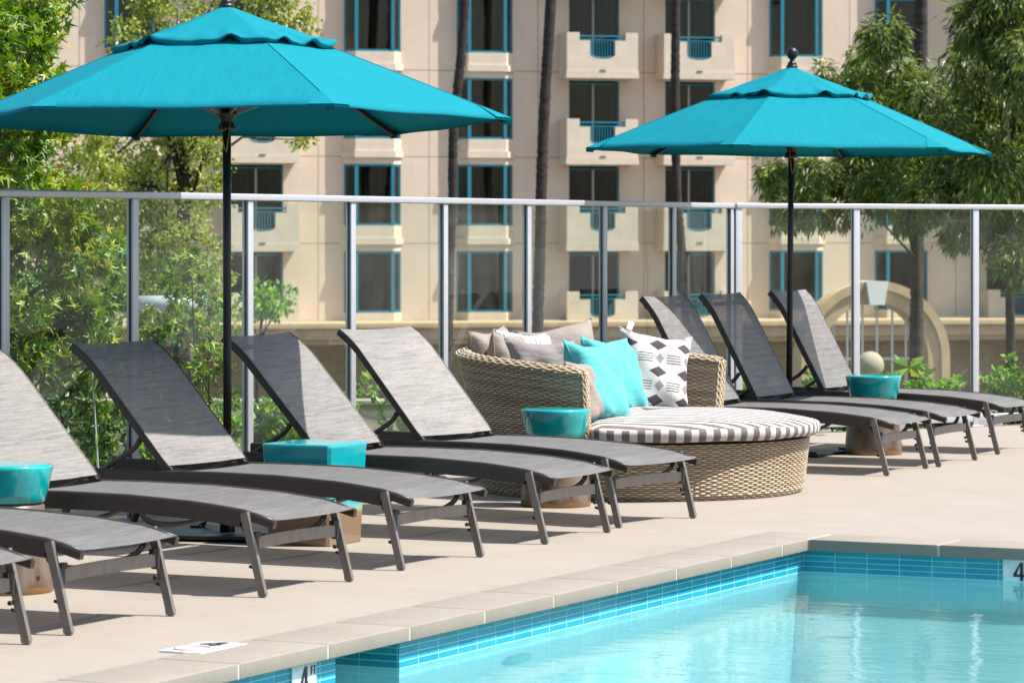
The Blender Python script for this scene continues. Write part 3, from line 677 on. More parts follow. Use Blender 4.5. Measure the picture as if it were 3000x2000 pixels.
# ================================================================== ceramic stools
def round_stool(label,loc,rz=0.0):
    t=thing('ceramic_stool',label,'stool',loc,rz,'round ceramic stools with bowl shaped tops')
    m=MB(); m.lathe([(.118,.338),(.136,.336),(.142,.342),(.149,.37),(.162,.43),(.170,.464),(.170,.472),(.165,.477),(.14,.479),(0.0,.481)],48,capt=False); m.build('bowl_top',M['glaze'],t)
    m=MB(); m.lathe([(.170,0),(.173,.006),(.172,.05),(.166,.12),(.156,.20),(.145,.28),(.138,.325),(.12,.338)],48)
    m.build('base',M['bronze'],t)
    m=MB(); m.tube([(.078,-.1560,.062),(.0765,-.1530,.062)],.008,10); m.build('drain_hole',M['ink'],t)
    return t
s1=round_stool('round teal stool cut by the left edge with an orange brown glazed foot',(-1.895,12.95,0),.4)
dupst=dup(s1,'round teal stool in front of the wicker daybed'); dupst.location=((1628-1500)*17.0/F,17.0,0); dupst.rotation_euler=(0,0,0)
d3=dup(s1,'round teal stool between the loungers at right, its brown tapered base in view'); d3.location=((2559-1500)*20.95/F,20.95,0); d3.rotation_euler=(0,0,1.0)
m=MB(); bm=bmesh.new()
def sqr(h,z,ch=.012):
    q=h-ch; return [(q,-h),(h,-q),(h,q),(q,h),(-q,h),(-h,q),(-h,-q),(-q,-h)],z
lv=[sqr(.146,0),sqr(.150,.004),sqr(.152,.06),sqr(.158,.2),sqr(.168,.40),sqr(.170,.425),sqr(.168,.433),sqr(.158,.437)]
b=0
for poly,z in lv: m.v+=[(x,y,z) for x,y in poly]
for i in range(len(lv)-1):
    for k in range(8): k2=(k+1)%8; m.face((i*8+k,i*8+k2,(i+1)*8+k2,(i+1)*8+k),False)
m.face([k for k in range(8)][::-1]); m.face([(len(lv)-1)*8+k for k in range(8)])
so=m.build('square_stool',M['sq']); so.location=tuple(UV(12.895+.15,-7.25+.0,0)); 
c=Vector((-.788,14.77,0))+U*.15-V*.15; so.location=c; so.rotation_euler=(0,0,-TH); tag(so,'square teal ceramic stool dripping into bronze between two loungers','stool')

# ================================================================== wicker daybed
def woven(surf, n_st, n_rows, amp, hw, th, closed=True, sps=3, par0=0):
    """surf(a,b)->(P,N,T) for a in 0..1 along the row and b in 0..1 up; strands weave in and out of the stakes"""
    V_=[];F_=[]; n=n_st*sps+(0 if closed else 1); base=0
    for j in range(n_rows):
        b=(j+.5)/n_rows; ring=[]
        for i in range(n):
            a=i/(n_st*sps); P,N,Tn=surf(a,b); off=amp*math.cos(PI*(i/sps+j+par0)); jit=random.uniform(-.0006,.0006)
            q=P+N*(off+jit); w=hw*(.82+.22*(off/amp))
            V_+= [q+Tn*w*.5, q+N*th, q-Tn*w*.5, q-N*th]
        for i in range(n if closed else n-1):
            i2=(i+1)%n
            for k in range(3 if False else 4):
                k2=(k+1)%4; F_.append((base+i*4+k,base+i2*4+k,base+i2*4+k2,base+i*4+k2))
        base+=n*4
    return np.array([tuple(v) for v in V_]),np.array(F_)
DB=thing('wicker_daybed','round wicker daybed with curved back and striped mattress','daybed',(.68,18.07,0),-TH)
# local: +x faces the pool (V), +y along the row
def base_surf(a,b):
    an=2*PI*a; z=.001+.285*b; r=.845+.03*b-.018*max(0,.10-b)/.10
    N=Vector((math.cos(an),math.sin(an),0)); return N*r+Vector((0,0,z)),N,Vector((0,0,1))
v,f=woven(base_surf,168,27,.0032,.0108,.0028); mesh_np('base',v,f,M['wick'],DB,True)
m=MB(); m.lathe([(.78,.002),(.800,.004),(.828,.04),(.858,.285),(.84,.290)],96); m.build('base_core',M['wback'],DB)
A0_,A1_=R_(180-95),R_(180+95)
def shz(a): return .645+.075*math.sin(PI*a)**.8
def shell_out(a,b):
    an=A0_+(A1_-A0_)*a; z=.285+(shz(a)-.285)*b; r=.872+.055*b+.045*math.sin(PI*a)*b**1.3
    N=Vector((math.cos(an),math.sin(an),0)); return N*r+Vector((0,0,z)),N,Vector((N.x*.12,N.y*.12,1)).normalized()
def shell_in(a,b):
    P,N,T=shell_out(a,b); return P-N*.075,-N,T
v,f=woven(shell_out,92,36,.0032,.0112,.0028,False); v2,f2=woven(shell_in,84,36,.0032,.0112,.0028,False)
mesh_np('back_shell',np.vstack([v,v2]),np.vstack([f,f2+len(v)]),M['wick'],DB,True)
m=MB(); n=60
for i in range(n+1):
    for (sf,b,dr) in ((shell_out,0,-.006),(shell_out,1,-.006),(shell_in,1,-.006),(shell_in,0,-.006)):
        P,N,T=sf(i/n,b); m.v.append(tuple(P+N*dr-Vector((0,0,.004 if b else 0))))
for i in range(n):
    for k in range(4): k2=(k+1)%4; m.face((i*4+k,(i+1)*4+k,(i+1)*4+k2,i*4+k2),True)
m.face((0,1,2,3)); m.face((n*4+3,n*4+2,n*4+1,n*4)); m.build('shell_core',M['wback'],DB)
# braided rim and end braids
m=MB()
for k,(off,dz) in enumerate(((-.004,-.004),(.008,.006),(.022,.011),(.038,.013),(.054,.011),(.068,.006),(.080,-.004))):
    pts=[]
    for i in range(277):
        a=i/276; P,N,T=shell_out(a,1); w=math.cos(PI*(i/3+k)); pts.append(P-N*off+Vector((0,0,dz+.0035*w))+N*.002*w)
    m.tube(pts,.0062,5,True)
for aa in (0.0,1.0):
    for k,off in enumerate((0,.014,.028,.042,.056,.072)):
        pts=[]
        for i in range(40):
            b=i/39; P,N,T=shell_out(aa,b); d=Vector((-N.y,N.x,0))*(1 if aa==1.0 else -1); w=math.cos(PI*(i/2+k)); pts.append(P-N*off+d*(.006+.004*w+(.006 if 0<k<5 else 0)))
        m.tube(pts,.007,5,True)
m.build('braided_rim',M['wick'],DB)
# mattress with box band
m=MB(); nt,nr=96,14; Rm=.915
prof=[]
for i in range(nr+1): q=i/nr; prof.append(('t',q))
def mz(r,an):
    q=r/Rm; return .378+.044*(1-q**2.4)-.016*max(0,(q-.9)/.1)**2+.006*math.sin(3*an+5*q)*(1-q)+.004*math.sin(7*an)*q
def lim(an):
    d=abs((an%(2*PI))-PI)*180/PI          # 0 straight behind, 180 straight ahead
    q=min(1,max(0,(d-92)/10)); q=q*q*(3-2*q); return .845+(1-.845)*q
sr=R_(13.0)
def tuv(x,y): return (-x*math.sin(sr)+y*math.cos(sr)+3.0,0)
idx=[]
for i in range(nr+1):
    row=[]
    for k in range(nt):
        an=2*PI*k/nt; q=(i/nr)**.8; r=Rm*q; g=lim(an); row.append(len(m.v)); m.v.append((r*g*math.cos(an),r*g*math.sin(an),mz(r,an)))
    idx.append(row)
for i in range(nr):
    for k in range(nt):
        k2=(k+1)%nt; q=(idx[i][k],idx[i+1][k],idx[i+1][k2],idx[i][k2]); m.face(q,True,[tuv(m.v[z][0],m.v[z][1]) for z in q])
lo_=[(.928,.362),(.934,.340),(.930,.318),(.916,.302)]; last=idx[-1]; arc=0
for si,(r,z) in enumerate(lo_):
    row=[]
    for k in range(nt): an=2*PI*k/nt; row.append(len(m.v)); m.v.append((r*lim(an)*math.cos(an),r*lim(an)*math.sin(an),z+.003*math.sin(11*an+si)))
    for k in range(nt):
        k2=(k+1)%nt; u0,u1_=2*PI*.931*k/nt,2*PI*.931*(k+1)/nt; m.face((last[k],row[k],row[k2],last[k2]),True,[(u0,0),(u0,0),(u1_,0),(u1_,0)])
    last=row
row=[]
for k in range(nt): an=2*PI*k/nt; row.append(len(m.v)); m.v.append((.80*lim(an)*math.cos(an),.80*lim(an)*math.sin(an),.291))
for k in range(nt):
    k2=(k+1)%nt; q=(last[k],row[k],row[k2],last[k2]); m.face(q,True,[tuv(m.v[z][0],m.v[z][1]) for z in q])
m.face(row[::-1]); m.build('mattress',M['stripe'],DB)

# ================================================================== cushions
def pillow(name,label,mat,size,thick,loc,rot,seed,group='cushions piled on the daybed',ear=.15):
    """upright cushion: local x width, z height, y thickness"""
    rs=random.Random(seed); n=26; w,h=size; V_=[];F_=[]; ph=[rs.uniform(0,6) for _ in range(8)]
    for side in (1,-1):
        for i in range(n+1):
            for j in range(n+1):
                a=-1+2*i/n; b=-1+2*j/n
                # edges pulled in between the corners
                px=a*(w/2)*(1-ear*(1-b*b)*abs(a)**3*1.0+.02*math.sin(5*b+ph[0])*abs(a)**6); pz=b*(h/2)*(1-ear*(1-a*a)*abs(b)**3+.02*math.sin(5*a+ph[1])*abs(b)**6)
                e=max(0,(1-a**4)*(1-b**4)); y=thick/2*1.15*e**.62*(.92+.08*math.sin(2.1*a+1.7*b+ph[2]))
                # creases running in from the edges
                cr=.016*math.sin(11*a+3*b+ph[3])*(abs(b)**3)*e**.4+.016*math.sin(10*b+2*a+ph[4])*(abs(a)**3)*e**.4+.012*math.sin(6*(a+b)+ph[5])*e
                y+=cr*(.6 if side>0 else .5)
                V_.append((px+.006*math.sin(4*b+ph[6]),side*max(y,0)+.012*math.sin(2*a+ph[7])*b*b,pz))
    N=(n+1)*(n+1)
    for sd in (0,1):
        for i in range(n):
            for j in range(n):
                q=[sd*N+i*(n+1)+j,sd*N+(i+1)*(n+1)+j,sd*N+(i+1)*(n+1)+j+1,sd*N+i*(n+1)+j+1]; F_.append(q if sd==1 else q[::-1])
    m=MB(); m.add(V_,F_,True)
    o=m.build(name,mat); o.location=loc; o.rotation_mode='ZYX'; o.rotation_mode='XYZ'; o.rotation_euler=rot
    # piped seam round the edge
    ring=[(i,0) for i in range(n)]+[(n,j) for j in range(n)]+[(i,n) for i in range(n,0,-1)]+[(0,j) for j in range(n,-1,-1)]
    p_=MB(); p_.tube([V_[i*(n+1)+j] for i,j in ring],.0035,5,False); p_.build('piping',mat,o)
    return tag(o,label,'cushion',group)
def at(px,py,d): return W(px,py,d)
CUSH=[
 ('back_cushion','taupe cushion with a crumpled top at the left end of the pile',M['taupe'],(.36,.38),.14,at(1442,1066,18.26),(R_(-8),R_(-4),R_(58)),1),
 ('back_cushion','dark taupe cushion standing edge on beside the leftmost taupe one',M['taupe'],(.36,.38),.13,at(1492,1076,18.14),(R_(-6),R_(2),R_(64)),2),
 ('back_cushion','white cushion with thin stripes peeking out between the taupe cushions',M['wht'],(.40,.42),.15,at(1540,1082,18.30),(R_(-10),R_(4),R_(40)),3),
 ('back_cushion','large pale taupe cushion rising highest at the back of the daybed',M['taupe'],(.45,.50),.19,at(1652,1080,18.48),(R_(-14),R_(-10),R_(18)),4),
 ('back_cushion','grey cushion sagging over the left arm of the daybed',M['grey'],(.37,.37),.19,at(1586,1096,17.74),(R_(-14),R_(3),R_(16)),5),
 ('back_cushion','taupe cushion squeezed between the daybed arm and the front cyan cushion',M['taupe'],(.36,.34),.14,at(1708,1150,17.45),(R_(-14),R_(0),R_(74)),6),
 ('throw_pillow','front cyan cushion leaning to the left',M['cyan'],(.42,.46),.17,at(1752,1126,17.62),(R_(-20),R_(6),R_(56)),7),
 ('throw_pillow','rear cyan cushion behind the patterned white one',M['cyan'],(.42,.46),.16,at(1800,1108,18.22),(R_(-20),R_(2),R_(52)),8),
 ('throw_pillow','white cushion woven with dark diamonds and stripes',M['patt'],(.43,.46),.16,at(1917,1094,18.52),(R_(-14),R_(8),R_(20)),9)]
for c in CUSH:
    o=pillow(*c)
    if 'diamonds' in c[1]:
        m=MB(); m.box((0,0,0),(.035,.002,.05),Matrix.Rotation(R_(18),3,'Y'),.0005); m.build('label_tag',M['label'],o,loc=(-.15,0,.245))

# ================================================================== hotel building
HB=thing('hotel_building','beige stucco hotel with teal bay windows and stepped balconies','building',(FP.x,FP.y,0),FA)
FL=2.91; NR=8
BAYS=[facade_s(p) for p in (392,1091,1420,2332,2640)]; BALS=[facade_s(p) for p in (752,1741,2022,2960)]
Z0,ZT=-1.62,-1.36+FL*NR+.5; SL,SR=facade_s(-520),facade_s(3500)
OW=.89; wz=lambda k:-1.90+FL*k                     # door openings
m=MB(); xs=sorted(BALS); cur=SL
for x in xs:
    m.box(((cur+x-OW)/2,.2,(Z0+ZT)/2),(x-OW-cur,.4,ZT-Z0)); cur=x+OW
    for k in range(NR+1):
        zb=(wz(k-1)+2.56) if k>0 else Z0; zt=wz(k) if k<NR else ZT
        zb=max(zb,Z0)
        if zt>zb+.01: m.box((x,.2,(zb+zt)/2),(2*OW,.4,zt-zb))
m.box(((cur+SR)/2,.2,(Z0+ZT)/2),(SR-cur,.4,ZT-Z0))
m.build('wall',M['stucco'],HB)
m=MB(); m.box(((SL+SR)/2,6,(Z0+ZT)/2),(SR-SL,.2,ZT-Z0)); m.box(((SL+SR)/2,3.3,ZT+.1),(SR-SL+.4,6.4,.3))
m.build('roof_slab',M['trim'],HB)
SW=facade_s(3120); m=MB(); m.box((SW+4,-1.45,(GZ+ZT)/2),(8,2.89,ZT-GZ)); m.build('unseen_shade_wing',M['stucco'],HB)  # unseen block right of frame, added to shade the right end of the facade
m=MB(); m.box(((SL+SR)/2,.9,(Z0+ZT)/2),(SR-SL,.05,ZT-Z0)); m.build('room_backs',M['dark'],HB)
# bay window prototype parts
PF=[(-.93,0),(-.62,-.34),(.62,-.34),(.93,0)]; WH=2.05
def bay_parts():
    fr=MB(); pn=MB(); cu=MB(); si=MB()
    for (a,b) in zip(PF[:-1],PF[1:]):
        A=Vector((*a,0)); B=Vector((*b,0)); d=(B-A); L=d.length; an=math.atan2(d.y,d.x); Mz=Matrix.Rotation(an,3,'Z'); c=(A+B)/2
        for z in (.035,WH-.035): fr.box((c.x,c.y,z),(L-.08,.06,.07),Mz)
        pn.box((c.x,c.y,WH/2),(L-.1,.012,WH-.14),Mz)
    for (x,y),w in zip(PF,(.07,.115,.115,.07)): fr.box((x,y-.002,WH/2),(w,w,WH))
    n=60; i0=len(cu.v)
    for k in range(n+1):
        q=k/n; x=-.86+1.72*q; y=-.09+.03*math.sin(34*q*PI/2)-.12*(1-abs(2*q-1)**4)
        cu.v+=[(x,y,.03),(x,y,WH-.03)]
    for k in range(n): cu.face((2*k,2*k+2,2*k+3,2*k+1),True)
    def pl(off): return [(-.93-off,.0),(-.62-off*.6,-.34-off),(.62+off*.6,-.34-off),(.93+off,.0)]
    si.prism(pl(.06),-.42,-.002); si.prism(pl(.13),-.63,-.42); si.prism(pl(.05),-.858,-.63)
    return fr,pn,cu,si
fr,pn,cu,si=bay_parts(); proto=None; rc=random.Random(3)
def bay_curtain(a0,a1,b0,b1):
    c=MB(); n=60
    for k in range(n+1):
        q=k/n; x=-.86+1.72*q; y=-.09+.03*math.sin(34*q*PI/2)-.12*(1-abs(2*q-1)**4); c.v+=[(x,y,.03),(x,y,WH-.03)]
    for k in range(n):
        if a0<=k/n<a1 or b0<=k/n<b1: c.face((2*k,2*k+2,2*k+3,2*k+1),True)
    me=bpy.data.meshes.new('curtain'); me.from_pydata(c.v,[],c.f); me.materials.append(M['curt']); return me
CV_=[bay_curtain(*q) for q in ((0,.42,.58,1),(0,.3,.7,1),(0,.55,.9,1),(0,.5,.5,1),(0,.2,.45,1))]
for s in BAYS:
    for k in range(NR):
        z=-1.36+FL*k
        if proto is None:
            proto=fr.build('bay_window',M['tealp'],HB,(s,0,z)); pn.build('pane',M['pane'],proto); cu.build('curtain',M['curt'],proto); si.build('sill',M['trim'],proto)
        else:
            c=proto.copy(); COL.objects.link(c); c.parent=HB; c.location=(s,0,z)
            for ch in proto.children:
                d=ch.copy(); COL.objects.link(d); d.parent=c
                if ch.name.startswith('curtain'): d.data=rc.choice(CV_)
# balcony + door prototypes
def door_parts():
    fr=MB(); pn=MB(); cu=MB(); h=2.5
    fr.box((-OW+.03,.2,h/2),(.06,.06,h)); fr.box((OW-.03,.2,h/2),(.06,.06,h)); fr.box((0,.2,h-.03),(2*OW-.12,.06,.06)); fr.box((0,.2,.03),(2*OW-.12,.06,.06))
    mu=MB(); mu.box((0,.185,h/2),(.07,.05,h-.12))
    pn.box((0,.22,h/2),(2*OW-.12,.012,h-.12))
    n=70
    for k in range(n+1): q=k/n; x=-OW+.05+(2*OW-.1)*q; y=.40+.03*math.sin(40*q*PI/2); cu.v+=[(x,y,.03),(x,y,h-.05)]
    for k in range(n):
        if (k*7)%n not in range(0,9): cu.face((2*k,2*k+2,2*k+3,2*k+1),True)
    return fr,mu,pn,cu
def balcony_parts():
    pa=MB(); ra=MB(); D=1.07; Wd=1.245
    prof=[(-Wd,0),(Wd,0),(Wd,1.54),(Wd-.44,1.54),(Wd-.44,1.27),(.44,1.27),(.44,.80)]
    for k in range(1,12): a=PI*k/12; prof.append((.44*math.cos(a),.80-.15*math.sin(a)))
    prof+=[(-.44,.80),(-.44,1.27),(-Wd+.44,1.27),(-Wd+.44,1.54),(-Wd,1.54)]
    # split the front into convex-ish strips instead of one ngon with a notch
    n=len(prof); i=len(pa.v)
    for y in (-D,-D+.14):
        for (x,z) in prof: pa.v.append((x,y,z))
    pa.face([i+k for k in range(n)]); pa.face([i+n+k for k in range(n)][::-1])
    for k in range(n): j=(k+1)%n; pa.face((i+k,i+n+k,i+n+j,i+j))
    for sd in (-1,1): pa.box((sd*(Wd-.07),-(D-.14)/2,.77),(.14,D-.142,1.54))
    pa.box((0,-(D-.14)/2,.21),(2*Wd-.285,D-.142,.14))
    pa.box((0,-D/2-.012,.125),(2*Wd+.05,D+.02,.25)); pa.box((0,-D-.03,.262),(.22,.02,.03),mi=1)
    ra.box((0,-D+.07,1.42),(2*Wd-.86,.05,.055)); ra.box((0,-D+.07,1.30),(2*Wd-.90,.03,.03))
    for k in range(9): x=-.385+.77*k/8; zb=.80-.15*math.sqrt(max(0,1-(x/.44)**2))+.03; ra.box((x,-D+.07,(zb+1.29)/2),(.028,.028,1.29-zb))
    ra.tube([(.42*math.cos(PI+PI*k/12),-D+.07,.83-.14*math.sin(PI*k/12)) for k in range(13)],.022,6)
    for sd in (-1,1): ra.box((sd*.42,-D+.07,1.06),(.035,.035,.46))
    return pa,ra
fr,mu,pn,cu=door_parts(); pa,ra=balcony_parts(); pd=pb=None
for s in BALS:
    for k in range(NR):
        zd=wz(k)
        if pd is None:
            pd=fr.build('balcony_door',M['tealp'],HB,(s,0,zd)); mu.build('mullion',M['mull'],pd); pn.build('pane',M['pane'],pd); cu.build('curtain',M['curt'],pd)
            pb=pa.build('balcony',[M['trim'],M['dark']],HB,(s,0,wz(k)-.31)); ra.build('railing',M['tealp'],pb)
        else:
            c=pd.copy(); COL.objects.link(c); c.parent=HB; c.location=(s,0,zd)
            for ch in pd.children: d=ch.copy(); COL.objects.link(d); d.parent=c
            c=pb.copy(); COL.objects.link(c); c.parent=HB; c.location=(s,0,wz(k)-.31)
            for ch in pb.children: d=ch.copy(); COL.objects.link(d); d.parent=c
m=MB(); m.box(((SL+SR)/2,-1.0,-2.02),(SR-SL,2.4,.34),None,.02); m.box(((SL+SR)/2,-1.05,-1.74),(SR-SL,2.6,.2),None,.02); m.box(((SL+SR)/2,-.9,-2.28),(SR-SL,2.1,.16)); m.build('cornice',M['archm'],HB)
m=MB(); m.box(((SL+SR)/2,.2,(GZ-2.37)/2),(SR-SL,.4,-2.37-GZ)); m.build('stone_base',M['stone'],HB)

# ================================================================== entrance arch with grille
AD=92.0; ac=W(2548,1045,AD); k=AD/F
ar=thing('entrance_arch','tan stone arch with a white keystone seen through the right glass','arch',(ac.x,ac.y,GZ),R_(10))
m=MB(); Ro,Ri,dp=216*k,160*k,1.1; zc=ac.z-GZ; n=28; pts_o=[(Ro*math.cos(PI*i/n),zc+Ro*math.sin(PI*i/n)) for i in range(n+1)]; pts_i=[(Ri*math.cos(PI*i/n),zc+Ri*math.sin(PI*i/n)) for i in range(n+1)]
pts_o=[(Ro,0)]+pts_o+[(-Ro,0)]; pts_i=[(Ri,0)]+pts_i+[(-Ri,0)]
def band(m,po,pi_,y0,y1):
    i=len(m.v); n=len(po)
    for y in (y0,y1):
        m.v+=[(x,y,z) for x,z in po]; m.v+=[(x,y,z) for x,z in pi_]
    for q in range(n-1):
        a=i+q; m.face((a,a+1,a+n+1,a+n)[::1]); b=i+2*n+q; m.face((b,b+n,b+n+1,b+1)); m.face((a,b,b+1,a+1)); m.face((a+n,a+n+1,b+n+1,b+n))
band(m,pts_o,pts_i,-dp/2,dp/2)
sc=lambda pts,r0,r1:[(x*r1/r0,zc+(z-zc)*r1/r0 if z>=zc else z) for x,z in pts]
band(m,sc(pts_o,Ro,Ro+.07),sc(pts_o,Ro,Ro-.16),-dp/2-.07,-dp/2+.1); m.build('arch_ring',M['archm'],ar)
m=MB(); i=0; y0,y1=-dp/2-.2,dp/2; prof=[(-.20,Ri-.06+zc),(.20,Ri-.06+zc),(.30,Ro+.05+zc),(-.30,Ro+.05+zc)]
for y in (y0,y1): m.v+=[(x,y,z) for x,z in prof]
m.face((0,1,2,3)); m.face((7,6,5,4))
for q in range(4): j=(q+1)%4; m.face((q,4+q,4+j,j))
m.build('keystone',M['keyst'],ar)
m=MB()
for x in (-1.0,-.62,-.2,.2,.62,1.0):
    zt=zc+math.sqrt(max(.1,Ri*Ri-x*x)); m.box((x,0,zt/2),(.05,.05,zt))
m.box((0,-.01,zc-.05),(2*Ri,.04,.06)); m.build('grille',M['keyst'],ar)
bl=W(2549,1070,72); sb=thing('stone_ball','round pale stone ball on a low pier in front of the arch','stone ball',(bl.x,bl.y,GZ))
m=MB(); rb=41*72/F; zb=bl.z-GZ; m.lathe([(rb*math.sin(PI*i/14)+1e-4,zb-rb*math.cos(PI*i/14)) for i in range(15)],24); m.build('ball',M['wallp'],sb)
m=MB(); m.box((0,0,(zb-rb)/2+.02),(.5,.5,zb-rb+.02),None,.03); m.build('pier',M['trim'],sb)

# things seen low through the glass: garden wall, dark pots, horizontal pipe
gp=W(820,1185,64); gw=MB(); gw.box((0,0,(gp.z-GZ)/2),(9.5,.35,gp.z-GZ),None,.02); gw.box((0,0,gp.z-GZ+.05),(9.6,.5,.1),None,.02); o=gw.build('garden_wall',M['wallp']); o.location=(gp.x-1.2,gp.y,GZ); tag(o,'low cream garden wall beyond the left glass panels','wall')
for i,(px,lab) in enumerate(((778,'dark planter pot on the lawn seen under the half shaded lounger'),(842,'slimmer dark planter pot right of the other one behind the glass'))):
    q=W(px,1300,52); m=MB(); h=.55+.1*i; r=.13-.05*i; m.lathe([(r*.7,0),(r*.85,.02),(r,h*.6),(r*1.1,h),(r*.95,h),(r*.85,h-.06)],20); o=m.build('planter_pot',M['pot']); o.location=(q.x,q.y,q.z); o.scale=(1.3,1.3,1); tag(o,lab,'planter','dark pots beyond the fence')
pq=W(500,892,36); t=thing('duct_pipe','pale grey horizontal pipe behind leaves in the second glass panel','pipe',(pq.x,pq.y,GZ))
m=MB(); r=26*36/F; m.tube([(-.36,0,pq.z-GZ),(.36,0.12,pq.z-GZ)],r,20); m.build('tube',M['pipe'],t); m=MB(); m.tube([(-.15,.04,0),(-.15,.04,pq.z-GZ-r+.01)],.03,10); m.tube([(.2,.09,0),(.2,.09,pq.z-GZ-r+.01)],.03,10); m.build('support',M['rub'],t)

# ================================================================== plants
def rot_from(dirs, n):
    """frames whose x axis is the given directions with random roll"""
    x=dirs/np.linalg.norm(dirs,axis=1,keepdims=True); a=rng.normal(size=(n,3)); y=np.cross(x,a); y/=np.linalg.norm(y,axis=1,keepdims=True); z=np.cross(x,y); return x,y,z
def leaf_cloud(centers, dirs, size, kind):
    n=len(centers); x,y,z=rot_from(dirs,n); s=size[:,None]
    if kind=='lance':      # long drooping leaf, two folded halves
        T=[(0,0,0),(.42,.11,.03),(1,0,-.06),(.42,-.11,.03)]; Fq=[(0,1,2,3)]
    elif kind=='oval':
        T=[(0,0,0),(.45,.30,.06),(1,0,-.05),(.45,-.30,.06)]; Fq=[(0,1,2,3)]
    else:                  # five pointed star leaf
        T=[(.30,0,.03)]; an=[-140,-68,0,68,140]; ro=[.38,.56,.72,.56,.38]
        tips=[(.30+r*math.cos(R_(a)),r*math.sin(R_(a)),-.10*r/.7) for a,r in zip(an,ro)]
        ins=[(.30+.17*math.cos(R_(a)),.17*math.sin(R_(a)),.02) for a in (-180,-104,-34,34,104,180)]
        T+=tips+ins; Fq=[(0,6+i,1+i,7+i) for i in range(5)]
    Vv=np.empty((n,len(T),3))
    for i,(a,b,c) in enumerate(T): Vv[:,i]=centers+s*(a*x+b*y+c*z)
    base=(np.arange(n)*len(T))[:,None,None]; Ff=(base+np.array(Fq)[None]).reshape(-1,4)
    return Vv.reshape(-1,3),Ff
def crown_pts(blobs, dens, sub=.28, shell=.45):
    """leaf positions in twig clumps scattered through ball shaped boughs"""
    out=[];tw=[]
    for (c,r) in blobs:
        c=np.array(c); r=np.array(r if isinstance(r,(tuple,list)) else (r,r,r)); vol=float(np.prod(r)); k=max(5,int(26*(.28/sub)**.9))
        d=rng.normal(size=(k,3)); d/=np.linalg.norm(d,axis=1,keepdims=True); rad=rng.uniform(shell**3,1,size=(k,1))**(1/3)
        cs=c+d*rad*r*.9; nl=max(3,int(dens*vol**(2/3)/k))
        for q in cs:
            o=rng.normal(size=(nl,3))*r*sub*rng.uniform(.35,1.15); out.append(q+o); tw.append(np.tile(q-c,(nl,1))+o*1.2)
    return np.vstack(out),np.vstack(tw)
def tree(name,label,cat,base,blobs,dens,size,kind,leafmat,barkmat,trunk_r,droop=.5,limbs=True,group=None,forks=None,sub=.28,shell=.45):
    t=thing(name,label,cat,base,0,group); B=Vector(base)
    P,D=crown_pts([(tuple(Vector(c)-B),r) for c,r in blobs],dens,sub,shell); n=len(P)
    D=D/np.maximum(1e-6,np.linalg.norm(D,axis=1,keepdims=True))+rng.normal(size=(n,3))*.55; D[:,2]-=droop
    v,f=leaf_cloud(P,D,rng.uniform(.65,1.25,n)*size,kind); mesh_np('crown',v,f,leafmat,t)
    m=MB(); cs=[Vector(c)-B for c,r in blobs]; top=sum((c for c in cs),Vector())/len(cs)
    if forks: top=Vector(forks)-B
    pts=[Vector((0,0,0)),Vector((top.x*.15,top.y*.15,top.z*.35)),Vector((top.x*.6,top.y*.6,top.z*.7)),top]
    m.tube(pts,[trunk_r*1.15,trunk_r,trunk_r*.75,trunk_r*.3],10)
    for c in cs:
        q=random.uniform(.45,.85); st=pts[1].lerp(pts[3],q); md=st.lerp(c,.5)+Vector((random.uniform(-.2,.2),random.uniform(-.2,.2),.15*(c-st).length))
        m.tube([st,md,c],[trunk_r*.26,trunk_r*.16,trunk_r*.05],7)
    m.build('trunk',barkmat,t)
    return t
def blobs_px(lst,depth,sp=.8):
    out=[]
    for i,(px,py,r) in enumerate(lst):
        d=depth+random.uniform(-sp,sp); out.append((tuple(W(px,py,d)),r*depth/F))
    return out
# near sweetgum at left
gb=blobs_px([(60,60,150),(-60,200,170),(90,230,120),(150,330,80),(-20,380,150),(40,520,150),(170,640,120),(60,720,150),(230,760,110),(120,880,150),(250,940,90),(40,1010,160),(160,1120,140),(300,1060,70),(60,1240,170),(240,1250,130),(-150,500,200),(-160,900,220),(-200,100,220),(0,-150,190),(150,-120,130),(-60,1330,180),(330,730,45),(345,860,40)],19.3,.9)
tree('sweetgum_tree','near star leaved tree with green yellow and reddish foliage at the left edge','tree',(-3.9,20.4,GZ),gb,10500,.086,'star',M['gum'],M['bark'],.13,.55,sub=.2,shell=.3,forks=(-3.4,19.9,1.6))
# a few darker sprays of the same tree in front of the second panel
gb2=blobs_px([(560,775,45),(520,850,55),(600,860,50),(450,945,50),(540,960,55),(620,980,50),(610,1060,45),(560,1100,45),(470,1150,70),(560,1210,70),(640,1170,50),(430,1260,80),(520,1290,80),(650,1260,60)],22.0,.4)
tree('young_sweetgum_tree','young star leaved tree with dark sprays in the second glass panel','tree',(-2.1,22.4,GZ),gb2,3200,.085,'star',M['gum'],M['bark'],.05,.6)
ob=blobs_px([(430,560,150),(330,470,120),(520,480,130),(600,560,80),(250,520,110),(400,720,150),(560,700,110),(300,640,110),(480,850,120),(360,900,110),(620,800,70),(230,620,90),(250,400,80),(560,420,60),(450,60,75),(360,110,60),(520,20,70),(850,40,65),(900,80,45),(800,-30,90),(660,-60,120),(420,-60,110),(875,410,34),(900,400,26),(500,380,80),(620,440,50)],56,1.6)
tree('bushy_tree','yellow green bushy tree behind the large umbrella','tree',(-5.4,56,GZ),ob,3900,.082,'oval',M['oak'],M['bark'],.14,.35,sub=.17,shell=.3,forks=W(545,150,56))
ob=blobs_px([(780,890,40),(830,870,36),(760,850,40),(730,900,50),(815,905,30),(690,930,60)],62,.6)
tree('small_bush_tree','small bright green tree in front of the lowest balcony at left','tree',(W(740,0,62).x,62,GZ),ob,1500,.12,'oval',M['shrub'],M['bark'],.05,.2)
